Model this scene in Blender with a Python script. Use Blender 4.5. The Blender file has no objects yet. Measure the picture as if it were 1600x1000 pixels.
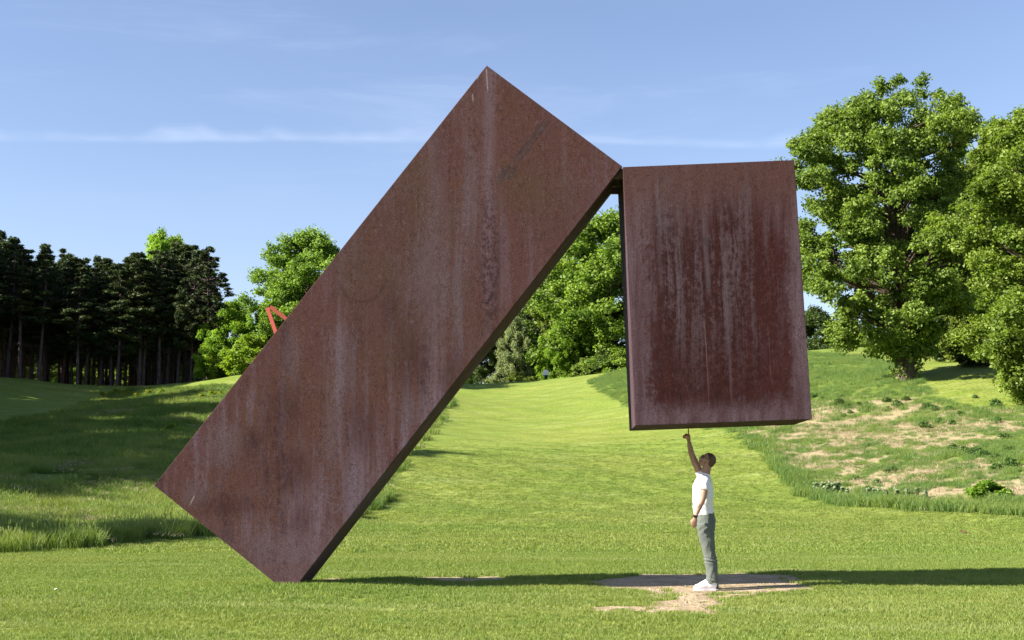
import bpy, bmesh, math, random
import numpy as np
from mathutils import Vector, Matrix

random.seed(7); RNG = np.random.default_rng(7)
S = bpy.context.scene
C = S.collection

# ------------------------------------------------------------------ camera
F, PITCH, CAMZ = 2000.0, math.atan(0.12), 1.46          # focal length in photo pixels (1600 wide)
cam = bpy.data.cameras.new('camera'); co = bpy.data.objects.new('camera', cam); C.objects.link(co)
co.location = (0, 0, CAMZ); co.rotation_euler = (math.pi/2 + PITCH, 0, 0)
cam.sensor_width = 36; cam.lens = 36*F/1600; cam.clip_start = 0.1; cam.clip_end = 6000
S.camera = co

# ------------------------------------------------------------------ light
SUN_EL, SUN_AZ = 33.0, 17.0      # the sun stands left of the picture, a little behind the camera
tosun = Vector((-math.cos(math.radians(SUN_AZ))*math.cos(math.radians(SUN_EL)),
                -math.sin(math.radians(SUN_AZ))*math.cos(math.radians(SUN_EL)),
                math.sin(math.radians(SUN_EL))))
sl = bpy.data.lights.new('sun', 'SUN'); sl.energy = 5.0; sl.angle = math.radians(0.53); sl.color = (1, .93, .82)
so = bpy.data.objects.new('sun', sl); C.objects.link(so); so.rotation_euler = tosun.to_track_quat('Z', 'Y').to_euler()
so.location = (-30, -10, 40)

W = bpy.data.worlds.new('World'); S.world = W; W.use_nodes = True
wn, wl = W.node_tree.nodes, W.node_tree.links; wn.clear()
S.view_settings.view_transform = 'Standard'; S.view_settings.look = 'None'
S.view_settings.exposure = 1.5; S.view_settings.gamma = 1; S.view_settings.use_curve_mapping = False
S.cycles.max_bounces = 8; S.cycles.transparent_max_bounces = 8

# ------------------------------------------------------------------ node helper
class NT:
    def __init__(s, tree): s.t = tree; s.n = tree.nodes; s.l = tree.links
    def _set(s, sock, v):
        if isinstance(v, bpy.types.NodeSocket): s.l.new(v, sock)
        elif v is not None:
            if hasattr(sock.default_value, '__len__') and not isinstance(v, (int, float)):
                v = tuple(v); k = len(sock.default_value)
                if k == 4 and len(v) == 3: v = v + (1,)
            elif hasattr(sock.default_value, '__len__'): v = (v,)*len(sock.default_value)
            sock.default_value = v
    def node(s, typ, ins=None, out=0, **kw):
        n = s.n.new(typ)
        for k, v in kw.items(): setattr(n, k, v)
        for k, v in (ins or {}).items(): s._set(n.inputs[k], v)
        return n.outputs[out]
    def m(s, op, a, b=None, c=None, clamp=False):
        n = s.n.new('ShaderNodeMath'); n.operation = op; n.use_clamp = clamp
        for i, v in enumerate((a, b, c)): s._set(n.inputs[i], v)
        return n.outputs[0]
    def vm(s, op, a, b=None, out=0):
        n = s.n.new('ShaderNodeVectorMath'); n.operation = op
        s._set(n.inputs[0], a); s._set(n.inputs[1], b)
        return n.outputs[out]
    def noise(s, vec, scale, detail=4, rough=.55, dist=0, out=0):
        return s.node('ShaderNodeTexNoise', {'Vector': vec, 'Scale': scale, 'Detail': detail, 'Roughness': rough, 'Distortion': dist}, out=out)
    def scaled(s, vec, x, y, z, loc=(0, 0, 0)):
        return s.node('ShaderNodeMapping', {'Vector': vec, 'Scale': (x, y, z), 'Location': loc})
    def ramp(s, fac, a, b, lo=0., hi=1.):       # smooth step a..b
        return s.node('ShaderNodeMapRange', {'Value': fac, 'From Min': a, 'From Max': b, 'To Min': lo, 'To Max': hi}, interpolation_type='SMOOTHSTEP')
    def mix(s, f, a, b, mode='MIX'):
        n = s.n.new('ShaderNodeMix'); n.data_type = 'RGBA'; n.blend_type = mode
        s._set(n.inputs[0], f); s._set(n.inputs[6], a); s._set(n.inputs[7], b)
        return n.outputs[2]
    def xyz(s, v):
        n = s.n.new('ShaderNodeSeparateXYZ'); s._set(n.inputs[0], v); return n.outputs
    def comb(s, x, y, z):
        n = s.n.new('ShaderNodeCombineXYZ')
        for i, v in enumerate((x, y, z)): s._set(n.inputs[i], v)
        return n.outputs[0]
    def attr(s, name, out=2): return s.node('ShaderNodeAttribute', attribute_name=name, out=out)
    def bump(s, h, strength=.3, dist=.01):
        return s.node('ShaderNodeBump', {'Height': h, 'Strength': strength, 'Distance': dist})

def material(name):
    m = bpy.data.materials.new(name); m.use_nodes = True; m.node_tree.nodes.clear()
    return m, NT(m.node_tree)
def finish(n, shader):
    o = n.n.new('ShaderNodeOutputMaterial'); n.l.new(shader, o.inputs[0])
def principled(n, col, rough=.7, metal=0, normal=None, spec=.5, **extra):
    ins = {'Base Color': col, 'Roughness': rough, 'Metallic': metal, 'Specular IOR Level': spec}
    if normal is not None: ins['Normal'] = normal
    ins.update(extra)
    return n.node('ShaderNodeBsdfPrincipled', ins)

# ------------------------------------------------------------------ sky
n = NT(W.node_tree)
sky = n.node('ShaderNodeTexSky', sky_type='NISHITA', sun_disc=False, sun_elevation=math.radians(SUN_EL),
             sun_rotation=math.radians(270 - SUN_AZ), altitude=100, air_density=1.0, dust_density=0.6, ozone_density=2.2)
d = n.node('ShaderNodeTexCoord', out=0)
dx, dy, dz = n.xyz(d)[:3]
az = n.m('ARCTAN2', dx, dy)                                           # 0 straight ahead, + right
hl = n.m('SQRT', n.m('ADD', n.m('MULTIPLY', dx, dx), n.m('MULTIPLY', dy, dy)))
el = n.m('ARCTAN2', dz, hl)
# one long thin streak of cirrus with a crisp lower edge and wisps on top
slope = n.m('DIVIDE', dz, n.m('MAXIMUM', dy, .05))                      # a straight streak far away, seen level
base_el = n.m('SUBTRACT', .2665, n.m('MULTIPLY', n.ramp(az, .0, .25), .006))
h1 = n.m('SUBTRACT', slope, n.m('SUBTRACT', base_el, n.m('MULTIPLY', n.noise(n.comb(az, 0, 0), 9, 2), .004)))
wv = n.noise(n.comb(n.m('MULTIPLY', az, 1.), n.m('MULTIPLY', el, 3.5), 0), 13, 6, .62, .4)
topw = n.noise(n.comb(az, 3.3, 0), 8, 3, .6)
prof = n.m('MULTIPLY', n.ramp(h1, -.003, .003), n.ramp(n.m('SUBTRACT', h1, n.m('MULTIPLY', n.ramp(topw, .5, .75), .013)), .009, -.002))
streak = n.m('MULTIPLY', prof, n.ramp(wv, .3, .72, .25, 1))
streak = n.m('MULTIPLY', streak, n.m('MULTIPLY', n.ramp(az, -1.1, -.5), n.ramp(az, .5, .2)))
# faint high veils
v2 = n.noise(n.comb(n.m('ADD', az, n.m('MULTIPLY', el, -1.6)), n.m('MULTIPLY', el, 6.), 2.), 3.4, 7, .6, .5)
veil = n.m('MULTIPLY', n.ramp(v2, .5, .78), n.m('MULTIPLY', n.ramp(el, .16, .3), .55))
v3 = n.noise(n.comb(n.m('MULTIPLY', az, .6), n.m('MULTIPLY', el, 3.), 7.), 2.2, 3, .5)
veil = n.m('ADD', veil, n.m('MULTIPLY', n.ramp(v3, .45, .75), .12))
cl = n.m('MINIMUM', n.m('ADD', n.m('MULTIPLY', streak, .15), n.m('MULTIPLY', veil, .17)), .5)
skyc = n.mix(1.0, sky, (1.08, .98, 1.02), 'MULTIPLY')
skyc = n.mix(cl, skyc, (7.4, 8.0, 9.0))
bg = n.node('ShaderNodeBackground', {'Color': skyc, 'Strength': 0.0705})
wo = n.n.new('ShaderNodeOutputWorld'); n.l.new(bg, wo.inputs[0])

# ------------------------------------------------------------------ object helpers
def tag(o, label=None, cat=None, group=None, kind=None):
    if label: o['label'] = label
    if cat: o['category'] = cat
    if group: o['group'] = group
    if kind: o['kind'] = kind
    return o
def empty(name, loc, rz=0, scale=1):
    o = bpy.data.objects.new(name, None); C.objects.link(o); o.location = loc
    o.rotation_euler = (0, 0, rz); o.scale = (scale,)*3 if isinstance(scale, (int, float)) else scale
    o.empty_display_size = .3
    return o
def link(name, me, mat=None, parent=None, smooth=False):
    o = bpy.data.objects.new(name, me); C.objects.link(o)
    if mat is not None and not me.materials:
        for m_ in (mat if isinstance(mat, (list, tuple)) else [mat]): me.materials.append(m_)
    if smooth: me.polygons.foreach_set('use_smooth', [True]*len(me.polygons))
    if parent: o.parent = parent
    return o
def np_mesh(name, V, loops, k, smooth=False):
    """V (n,3), loops flat index array of faces with k corners each"""
    me = bpy.data.meshes.new(name); V = np.asarray(V, dtype=np.float32); loops = np.asarray(loops, dtype=np.int32).ravel()
    nf = len(loops)//k
    me.vertices.add(len(V)); me.vertices.foreach_set('co', V.ravel())
    me.loops.add(len(loops)); me.loops.foreach_set('vertex_index', loops)
    me.polygons.add(nf); me.polygons.foreach_set('loop_start', np.arange(nf, dtype=np.int32)*k)
    me.update(calc_edges=True)
    if smooth: me.polygons.foreach_set('use_smooth', np.ones(nf, dtype=bool))
    return me
def tube_mesh(name, paths, sides=8):
    """paths: list of (pts, radii)"""
    V = []; Fc = []
    for pts, rad in paths:
        pts = [Vector(p) for p in pts]; b0 = len(V)
        for i, p in enumerate(pts):
            t = (pts[min(i+1, len(pts)-1)] - pts[max(i-1, 0)]).normalized()
            a = t.cross(Vector((0.13, 1, 0.21))).normalized(); b = t.cross(a)
            for k in range(sides):
                th = 2*math.pi*k/sides
                V.append(p + a*(math.cos(th)*rad[i]) + b*(math.sin(th)*rad[i]))
        for i in range(len(pts)-1):
            for k in range(sides):
                k2 = (k+1) % sides
                Fc.append((b0+i*sides+k, b0+i*sides+k2, b0+(i+1)*sides+k2, b0+(i+1)*sides+k))
    return np_mesh(name, V, Fc, 4, True)

# ------------------------------------------------------------------ survey: a photo pixel at a known distance is a point in the place
cp, sp_ = math.cos(PITCH), math.sin(PITCH)
def ray(px, py):
    u, v = (px-800)/F, (500-py)/F
    return np.array([u, cp - v*sp_, sp_ + v*cp])
def at(px, py, Y):
    r = ray(px, py); r = r*(Y/r[1]); return np.array([r[0], r[1], r[2]+CAMZ])

CP = [ # (px, py, distance)
 (0,866,24),(335,838,30),(0,905,16),(100,760,38),(0,715,50),(0,668,75),(0,625,105),(0,592,130),(-300,700,60),(-300,640,95),(-300,590,130),
 (60,598,132),(0,588,128),(150,628,116),(250,622,114),(200,636,100),(330,606,112),(150,613,138),(250,606,136),(330,594,127),(372,586,120),(200,700,55),(200,650,80),(200,757,40),(330,740,44),(330,690,60),(330,640,82),
 (450,800,40),(430,690,62),(450,620,95),(450,584,120),(560,600,110),(560,700,70),(600,775,46),(690,655,95),(712,622,118),(740,606,148),(800,611,154),
 (853,611,156),(900,603,150),(925,588,138),(980,578,128),(1000,640,90),(1100,660,80),(1130,668,76),(800,650,98),(900,650,96),(900,700,68),(800,740,52),(1000,700,66),
 (1000,760,50),(750,700,68),(820,800,42),(1000,800,42),(1200,720,56),(1250,780,47),(1330,792,44),(1600,806,40),(1800,815,38),(1400,720,52),(1600,720,47),(1800,720,45),(1270,640,70),(1270,600,86),
 (1270,548,118),(1340,543,116),(1415,592,75),(1340,610,75),(1480,600,72),(1530,640,62),(1600,652,58),(1800,660,55),(1150,560,112),(1100,600,98),(1460,550,112),(1600,560,105),
 (1480,640,64),(1400,660,64),(1800,560,110),(2000,560,110)]
pts = [at(*c) for c in CP]
for y in (-6, 0, 6, 10, 14, 18, 22, 26, 30):
    for x in (-14, -9, -4.5, 0, 4.5, 9, 14):
        if y < 22 or abs(x) < 9: pts.append(np.array([x, y, 0.0]))
pts += [np.array(p, float) for p in [(-30,0,0),(30,0,0),(-30,20,.2),(30,20,0),(-60,40,2.5),(60,40,3),(-70,90,8),(-90,130,12),(80,90,11),(90,130,14),(-60,0,0),(60,0,0),
        (0,180,10.5),(-50,180,10.5),(50,180,13),(-100,200,11),(100,200,14),(0,240,10),(-80,260,10),(80,260,12),(-100,60,6),(100,60,7)]]
P = np.array(pts)
def kern(r2): return np.where(r2 > 0, r2*np.log(np.maximum(r2, 1e-12))*.5, 0)
SC = 40.0
xy = P[:, :2]/SC; N = len(P)
K = kern(((xy[:, None]-xy[None])**2).sum(-1)) + np.eye(N)*.004
A = np.zeros((N+3, N+3)); A[:N, :N] = K; A[:N, N] = 1; A[:N, N+1:] = xy; A[N:, :N] = A[:N, N:].T
coef = np.linalg.solve(A, np.concatenate([P[:, 2], np.zeros(3)]))
def hterrain(x, y):
    x = np.atleast_1d(np.asarray(x, float)); y = np.atleast_1d(np.asarray(y, float)); out = np.zeros(x.shape)
    X = np.stack([np.clip(x, -110, 110), np.clip(y, -10, 260)], -1).reshape(-1, 2)/SC; o = out.reshape(-1)
    for i in range(0, len(X), 20000):
        q = X[i:i+20000]
        o[i:i+20000] = kern(((q[:, None]-xy[None])**2).sum(-1))@coef[:N] + coef[N] + q@coef[N+1:]
    x_, y_ = x, y
    w = np.clip((y_-14)/30, 0, 1)
    out = out + (.035*np.sin(x_*.9+1)*np.sin(y_*.7) + .02*np.sin(x_*2.1+y_*1.3))*(.35+w)
    out = out + .085*np.exp(-(((x_+2.8)/1.6)**2 + ((y_-16.3)/1.0)**2))      # small rise where the slab enters the ground
    out = out - .012*np.exp(-(((x_-2.6)/1.6)**2 + ((y_-16.6)/1.0)**2))       # worn hollow under the hanging block
    near = np.exp(-(np.maximum(0, np.hypot(x_, y_-14)-9)/7)**2)
    base = .085*np.exp(-(((x_+2.8)/1.6)**2 + ((y_-16.3)/1.0)**2)) - .012*np.exp(-(((x_-2.6)/1.6)**2 + ((y_-16.6)/1.0)**2)) + .008*np.sin(x_*1.7+y_*2.3)
    return out*(1-near) + base*near
def gz(x, y): return float(hterrain(x, y)[0])
def ground_hit(px, py, y0=7, y1=200):
    r = ray(px, py); ys = np.concatenate([np.linspace(y0, 60, 260), np.linspace(60.3, y1, 300)])
    xs = ys*r[0]/r[1]; zs = CAMZ + ys*r[2]/r[1]; d_ = zs - hterrain(xs, ys)
    k = np.nonzero(d_ < 0)[0]
    i = k[0] if len(k) else len(ys)-1
    return float(xs[i]), float(ys[i])
def inpoly(x, y, poly):
    c = np.zeros(x.shape, bool); m_ = len(poly)
    for i in range(m_):
        x1, y1 = poly[i]; x2, y2 = poly[(i+1) % m_]
        if y1 == y2: continue
        c ^= ((y1 > y) != (y2 > y)) & (x < (x2-x1)*(y-y1)/(y2-y1)+x1)
    return c
def vnoise(x, y, s, seed=0):
    x = x*s+seed*17.3; y = y*s-seed*9.1
    xi, yi = np.floor(x), np.floor(y); fx, fy = x-xi, y-yi; fx = fx*fx*(3-2*fx); fy = fy*fy*(3-2*fy)
    def h(a, b):
        v = np.sin(a*127.1+b*311.7+seed*3.7)*43758.5453; return v-np.floor(v)
    return (h(xi, yi)*(1-fx)+h(xi+1, yi)*fx)*(1-fy) + (h(xi, yi+1)*(1-fx)+h(xi+1, yi+1)*fx)*fy

left_poly = [(-40, 14), (-20, 20)] + [ground_hit(*p) for p in [(0,866),(120,857),(200,850),(335,840),(450,822),(560,806),(596,790),(606,779),(600,766),(625,735),(660,690),(692,652),(706,636),(711,628),(700,622),(600,612),(480,606),(400,604),(355,604),(300,609),(230,607),(180,612),(140,630),(100,645),(50,656),(0,664)]] + [(-60, 80), (-90, 60)]
right_poly = [ground_hit(*p) for p in [(922,598),(935,612),(962,626),(1000,642),(1060,655),(1130,670),(1180,700),(1212,728),(1232,756),(1258,777),(1300,788),(1340,793),(1450,800),(1600,807),(1700,812)]] + [(40, 36), (80, 40), (60, 58)] + [ground_hit(*p) for p in [(1600,640),(1520,636),(1465,622),(1437,605),(1420,575),(1395,566),(1340,556),(1270,552)]] + [(25, 130), (14, 140)]
def meadow(x, y):
    jx = (vnoise(x, y, 1.7, 1)-.5)*.8; jy = (vnoise(x, y, 1.7, 2)-.5)*.8
    a = inpoly(x+jx, y+jy, left_poly); b = inpoly(x+jx, y+jy, right_poly)
    return a, b
def P0(px, py): r = ray(px, py); t = -CAMZ/r[2]; return (r[0]*t, r[1]*t)
dirt_main = [P0(p[0], p[1]+(13 if p[0] > 1045 and p[1] > 903 else 7 if p[1] > 912 and not 918 < p[1] < 937 else 0)) for p in [(922,909),(950,905),(978,901),(1010,897),(1060,896),(1120,896),(1180,896),(1240,899),(1268,904),(1235,909),(1200,912),(1175,917),(1150,921),(1120,927),(1132,934),(1105,937),(1100,943),(1085,946),(1050,944),(1035,950),(1000,948),(975,950),(940,951),(912,947),(918,941),(960,941),(1000,939),(1042,937),(1046,930),(1030,924),(1000,920),(955,916),(925,914)]]
dirt_b = [P0(*p) for p in [(640,904),(690,901),(760,900),(800,903),(790,909),(740,911),(690,909)]]
dirt_c = [P0(*p) for p in [(480,908),(530,904),(556,905),(530,908),(495,912)]]
def dirt(x, y):
    jx = (vnoise(x, y, 3.5, 3)-.5)*.6 + (vnoise(x, y, 14, 5)-.5)*.30; jy = (vnoise(x, y, 3.5, 4)-.5)*.34 + (vnoise(x, y, 14, 6)-.5)*.30
    isl = (vnoise(x, y, 3.1, 61) > .88) & (y < 16.45)
    return inpoly(x+jx, y+jy, dirt_main) & ~isl | inpoly(x+jx, y+jy, dirt_b) | inpoly(x+jx, y+jy, dirt_c)
def straw_amt(x, y):        # where the hillside meadow is dry and open
    cxs = [ground_hit(1330, 660), ground_hit(1420, 680), ground_hit(1290, 720), ground_hit(1420, 745), ground_hit(1540, 770), ground_hit(1280, 650)]
    a = np.zeros(x.shape)
    for (cx, cy), (rx, ry) in zip(cxs, [(7, 10), (8, 9), (3.2, 8), (6, 4.5), (6, 3.0), (4.5, 12)]):
        a = np.maximum(a, np.exp(-((x-cx)/rx)**2-((y-cy)/ry)**2))
    nz = vnoise(x, y, .9, 8)*.5 + vnoise(x, y, 2.3, 9)*.3 + vnoise(x, y, 5, 10)*.2
    nz2 = vnoise(x, y, 1.6, 51)*.6 + vnoise(x, y, 4.2, 52)*.4
    return np.clip((a*.95 + nz*.6 + nz2*1.0 - 1.30)*2.2, 0, 1)

# ------------------------------------------------------------------ ground
def steps(segs):
    out = []
    for a, b, s_ in segs: out += list(np.arange(a, b, s_))
    return np.array(out+[segs[-1][1]])
gx = steps([(-3000,-300,300),(-300,-110,12),(-110,-40,1.2),(-40,-9,.45),(-9,9,.11),(9,40,.45),(40,110,1.2),(110,300,12),(300,3000,300)])
gy = steps([(-1500,-30,200),(-30,7,1.5),(7,22,.11),(22,60,.35),(60,165,.7),(165,270,3),(270,900,40),(900,4500,400)])
GX, GY = np.meshgrid(gx, gy)
GZ = hterrain(GX.ravel(), GY.ravel()).reshape(GX.shape)
far = np.clip((np.hypot(GX, GY)-270)/500, 0, 1); GZ = GZ*(1-far)+9*far
V = np.stack([GX, GY, GZ], -1).reshape(-1, 3)
ny, nx = GX.shape; idx = np.arange(nx*ny).reshape(ny, nx)
Q = np.stack([idx[:-1, :-1], idx[:-1, 1:], idx[1:, 1:], idx[1:, :-1]], -1).reshape(-1)
gme = np_mesh('ground', V, Q, 4, True)
ma, mb = meadow(V[:, 0], V[:, 1]); dm = dirt(V[:, 0], V[:, 1])
sm = straw_amt(V[:, 0], V[:, 1])*mb
for nm, arr in (('meadow', (ma | mb)), ('dirt', dm), ('straw', sm)):
    at_ = gme.attributes.new(nm, 'FLOAT', 'POINT'); at_.data.foreach_set('value', arr.astype(np.float32))

# colours shared by the turf and its blades, driven by position in the place
def lawn_colour(n, pos):
    a = n.noise(n.scaled(pos, .16, .55, 0), 1.0, 4, .6)
    b = n.noise(n.scaled(pos, .8, 1.6, 0), 1.0, 4, .6)
    c = n.noise(pos, 6.0, 3, .6)
    col = n.mix(n.ramp(a, .35, .65), (.185, .250, .028), (.330, .350, .072))
    col = n.mix(n.ramp(b, .4, .72, 0, .6), col, (.40, .40, .125))
    stripe = n.m('SINE', n.m('ADD', n.m('MULTIPLY', n.xyz(pos)[1], 1.55), n.m('MULTIPLY', n.noise(n.scaled(pos, .05, .05, 0), 1, 2), 9)))
    col = n.mix(n.ramp(stripe, -.4, .9, 0, .22), col, (.42, .43, .15))
    big = n.noise(n.scaled(pos, .07, .12, 0, (3, 5, 0)), 1.0, 3, .5)
    col = n.mix(n.ramp(big, .42, .6, 0, .5), col, (.20, .30, .045))
    pale = n.noise(n.comb(n.m('MULTIPLY', n.xyz(pos)[0], .12), n.m('ADD', n.xyz(pos)[1], n.m('MULTIPLY', n.xyz(pos)[0], .06)), 0), 1.1, 4, .65)
    col = n.mix(n.ramp(pale, .54, .68, 0, .75), col, (.43, .45, .20))
    clover = n.noise(pos, 1.9, 3, .6)
    col = n.mix(n.ramp(clover, .56, .66, 0, .5), col, (.15, .26, .04))
    col = n.mix(n.ramp(c, .35, .7, 0, .4), col, (.13, .20, .02))
    return n.mix(1., col, (.67, .745, .62), 'MULTIPLY')
m, n = material('turf')
pos = n.node('ShaderNodeNewGeometry', out=0)
lawn = lawn_colour(n, pos)
mead = n.mix(n.noise(pos, .7, 5, .6), (.065, .12, .017), (.16, .20, .042))
straw_c = n.mix(n.noise(pos, 3.0, 5, .7), (.23, .185, .10), (.40, .335, .205))
d1 = n.noise(pos, 2.2, 6, .65); d2 = n.noise(pos, 40, 4, .7)
soil = n.mix(n.ramp(d1, .3, .7), (.30, .225, .13), (.52, .41, .27)); soil = n.mix(n.ramp(d2, .42, .7, 0, .7), soil, (.20, .145, .08)); soil = n.mix(n.ramp(n.noise(n.scaled(pos, 9, 20, 9), 1, 4, .7), .58, .7, 0, .6), soil, (.20, .22, .06))
thatch = n.mix(n.ramp(n.noise(pos, 30, 4, .7), .3, .7), (.10, .14, .02), (.26, .27, .07))
yy = n.xyz(pos)[1]
lawn2 = n.mix(n.ramp(yy, 20, 70), n.mix(.5, lawn, thatch), n.mix(.3, lawn, thatch))
fine = n.ramp(n.noise(n.scaled(pos, 4, 2, 4), 2.4, 6, .75), .25, .75, .62, 1.32)
lawn2 = n.mix(1., lawn2, n.comb(fine, fine, fine), 'MULTIPLY')
col = n.mix(n.attr('meadow'), lawn2, n.mix(n.ramp(n.m('ADD', n.attr('straw'), n.m('MULTIPLY', n.m('SUBTRACT', n.noise(pos, 3.5, 5, .7), .5), 1.4)), .25, .75), mead, straw_c))
dn = n.ramp(n.m('ADD', n.attr('dirt'), n.m('MULTIPLY', n.m('SUBTRACT', n.noise(pos, 22, 4, .6), .5), .7)), .35, .6)
col = n.mix(dn, col, soil)
hb = n.m('ADD', n.m('ADD', n.m('MULTIPLY', n.noise(pos, 26, 6, .7), .03), n.m('MULTIPLY', n.m('MULTIPLY', n.noise(pos, 7, 4, .6), .10), n.attr('dirt'))), n.m('MULTIPLY', n.noise(pos, 3, 4), .05))
finish(n, principled(n, col, .95, normal=n.bump(hb, .8, 1.0), spec=.12))
turf = m
gob = link('ground', gme, turf); tag(gob, 'mown lawn rising into grassy meadow banks', kind='structure')

# ------------------------------------------------------------------ leaf and grass materials
def leaf_material(name, ramp_cols, trans=.35, rough=.55, spec=.35, posnoise=None):
    m, n = material(name)
    f = n.attr('tint')
    col = n.mix(n.ramp(f, 0, 1), ramp_cols[0], ramp_cols[1])
    if posnoise:
        pos = n.node('ShaderNodeNewGeometry', out=0)
        col = n.mix(n.ramp(n.noise(pos, posnoise[0], 4, .6), .35, .7, 0, posnoise[1]), col, posnoise[2])
    r = n.node('ShaderNodeObjectInfo', out=5)
    col = n.node('ShaderNodeHueSaturation', {'Color': col, 'Hue': n.m('ADD', .488, n.m('MULTIPLY', r, .024)), 'Value': n.m('ADD', .86, n.m('MULTIPLY', r, .28)), 'Saturation': 1.0})
    b = principled(n, col, rough, spec=spec)
    tcol = n.mix(1., col, (1.25, 1.35, .55), 'MULTIPLY')
    t = n.node('ShaderNodeBsdfTranslucent', {'Color': tcol})
    finish(n, n.node('ShaderNodeMixShader', {0: trans, 1: b, 2: t}))
    return m
M = {}
M['oak'] = leaf_material('oak_leaves', ((.085, .140, .022), (.24, .31, .065)), .38, .55, .25)
M['maple'] = leaf_material('maple_leaves', ((.095, .170, .022), (.25, .36, .06)), .42)
M['bright'] = leaf_material('bright_leaves', ((.12, .21, .016), (.30, .40, .045)), .45)
M['deep'] = leaf_material('deep_leaves', ((.040, .080, .018), (.11, .17, .035)), .3)
M['grey'] = leaf_material('greyish_leaves', ((.13, .175, .07), (.32, .37, .17)), .35)
M['pine2'] = leaf_material('pine_needles_light', ((.030, .055, .016), (.10, .14, .042)), .15, .6, .2)
M['pine'] = leaf_material('pine_needles', ((.024, .042, .018), (.090, .120, .040)), .12, .6, .2)
def grass_material(name, lawn=False, cols=None, posn=None, trans=.3):
    m, n = material(name)
    pos = n.node('ShaderNodeNewGeometry', out=0); f = n.attr('tint'); hgt = n.attr('tall')
    if lawn:
        col = lawn_colour(n, pos)
        col = n.mix(n.ramp(f, .55, 1, 0, .5), col, (.48, .47, .19)); col = n.mix(n.ramp(f, .45, 0, 0, .5), col, (.11, .20, .02))
    else:
        col = n.mix(f, cols[0], cols[1])
        if name == 'meadow_blades': col = n.mix(n.ramp(n.noise(pos, 1.0, 4, .6), .5, .64, 0, .75), col, (.05, .11, .02))
        if posn: col = n.mix(n.ramp(n.noise(pos, posn[0], 4, .6), .38, .66, 0, posn[1]), col, posn[2])
        col = n.mix(n.ramp(hgt, .75, 1, 0, .35), col, cols[2])
    b = principled(n, col, .55, spec=.3)
    t = n.node('ShaderNodeBsdfTranslucent', {'Color': n.mix(1., col, (1.2, 1.3, .6), 'MULTIPLY')})
    finish(n, n.node('ShaderNodeMixShader', {0: trans, 1: b, 2: t}))
    return m
M['lawn'] = grass_material('lawn_blades', True)
M['tall'] = grass_material('meadow_blades', cols=((.085, .165, .022), (.20, .285, .052), (.30, .33, .12)), posn=(.35, .75, (.27, .31, .07)))
M['tuft'] = grass_material('blue_green_blades', cols=((.07, .145, .030), (.17, .26, .06), (.27, .32, .13)), posn=(.5, .6, (.20, .26, .05)))
M['straw'] = grass_material('straw_blades', cols=((.25, .20, .105), (.45, .38, .245), (.48, .41, .28)), trans=.12)

m, n = material('bark')
pos = n.node('ShaderNodeTexCoord', out=3)
b1 = n.noise(n.scaled(pos, 5, 5, .8), 1.4, 6, .7)
c = n.mix(n.ramp(b1, .3, .7), (.035, .026, .020), (.13, .10, .08))
finish(n, principled(n, c, .95, normal=n.bump(b1, .9, .08), spec=.1)); M['bark'] = m
m, n = material('pine_bark')
pos = n.node('ShaderNodeTexCoord', out=3)
b1 = n.noise(n.scaled(pos, 6, 6, 1.2), 1.4, 6, .7)
c = n.mix(n.ramp(b1, .3, .7), (.05, .034, .034), (.17, .12, .12))
finish(n, principled(n, c, .95, normal=n.bump(b1, .9, .06), spec=.1)); M['pine_bark'] = m
m, n = material('grey_bark')
pos = n.node('ShaderNodeTexCoord', out=3)
b1 = n.noise(n.scaled(pos, 6, 6, 1), 1.4, 6, .7)
c = n.mix(n.ramp(b1, .3, .7), (.13, .115, .10), (.32, .29, .26))
finish(n, principled(n, c, .95, normal=n.bump(b1, .7, .05), spec=.1)); M['grey_bark'] = m

# ------------------------------------------------------------------ grass tufts (one small mesh each, spread by geometry nodes)
def blade_mesh(name, nb, h, w, spread, lean, seg=2, heads=False, seed=0):
    r = np.random.default_rng(seed); V = []; Fc = []; tint = []; tall = []
    for i in range(nb):
        a = r.uniform(0, 2*math.pi); rr = spread*math.sqrt(r.uniform()); bx, by = rr*math.cos(a), rr*math.sin(a)
        hh = h*r.uniform(.55, 1.1); la = r.uniform(0, 2*math.pi); ln = lean*hh*r.uniform(.2, 1.2)
        lx, ly = ln*math.cos(la), ln*math.sin(la); fa = r.uniform(0, math.pi); wx, wy = w*.5*math.cos(fa), w*.5*math.sin(fa)
        b0 = len(V); tt = r.uniform()
        for s_ in range(seg):
            t = s_/seg; wd = 1-.35*t
            cx, cy, cz = bx+lx*t*t, by+ly*t*t, hh*t*(1-.12*t)
            V += [(cx-wx*wd, cy-wy*wd, cz), (cx+wx*wd, cy+wy*wd, cz)]; tall += [t, t]
        V.append((bx+lx, by+ly, hh*.9)); tall.append(1.)
        for s_ in range(seg-1):
            k = b0+2*s_; Fc += [(k, k+1, k+3), (k, k+3, k+2)]; tint += [tt, tt]
        k = b0+2*(seg-1); Fc.append((k, k+1, k+2)); tint.append(tt)
        if heads and r.uniform() < .03:
            hx, hy, hz = bx+lx, by+ly, hh*1.15; b1 = len(V)
            for q in range(4):
                z0 = hz+q*.018; V += [(hx-.008, hy, z0), (hx+.008, hy+.004, z0), (hx, hy+.002, z0+.024)]; tall += [1, 1, 1]
                Fc.append((b1+q*3, b1+q*3+1, b1+q*3+2)); tint.append(1.)
    me = np_mesh(name, V, Fc, 3)
    a_ = me.attributes.new('tint', 'FLOAT', 'FACE'); a_.data.foreach_set('value', np.array(tint, np.float32))
    a_ = me.attributes.new('tall', 'FLOAT', 'POINT'); a_.data.foreach_set('value', np.array(tall, np.float32))
    return me
def tuft_set(name, mat, nvar, **kw):
    col = bpy.data.collections.new(name)
    for i in range(nvar):
        me = blade_mesh(name, seed=i*7+len(name), **kw); me.materials.append(mat)
        col.objects.link(bpy.data.objects.new(name, me))
    return col
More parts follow.
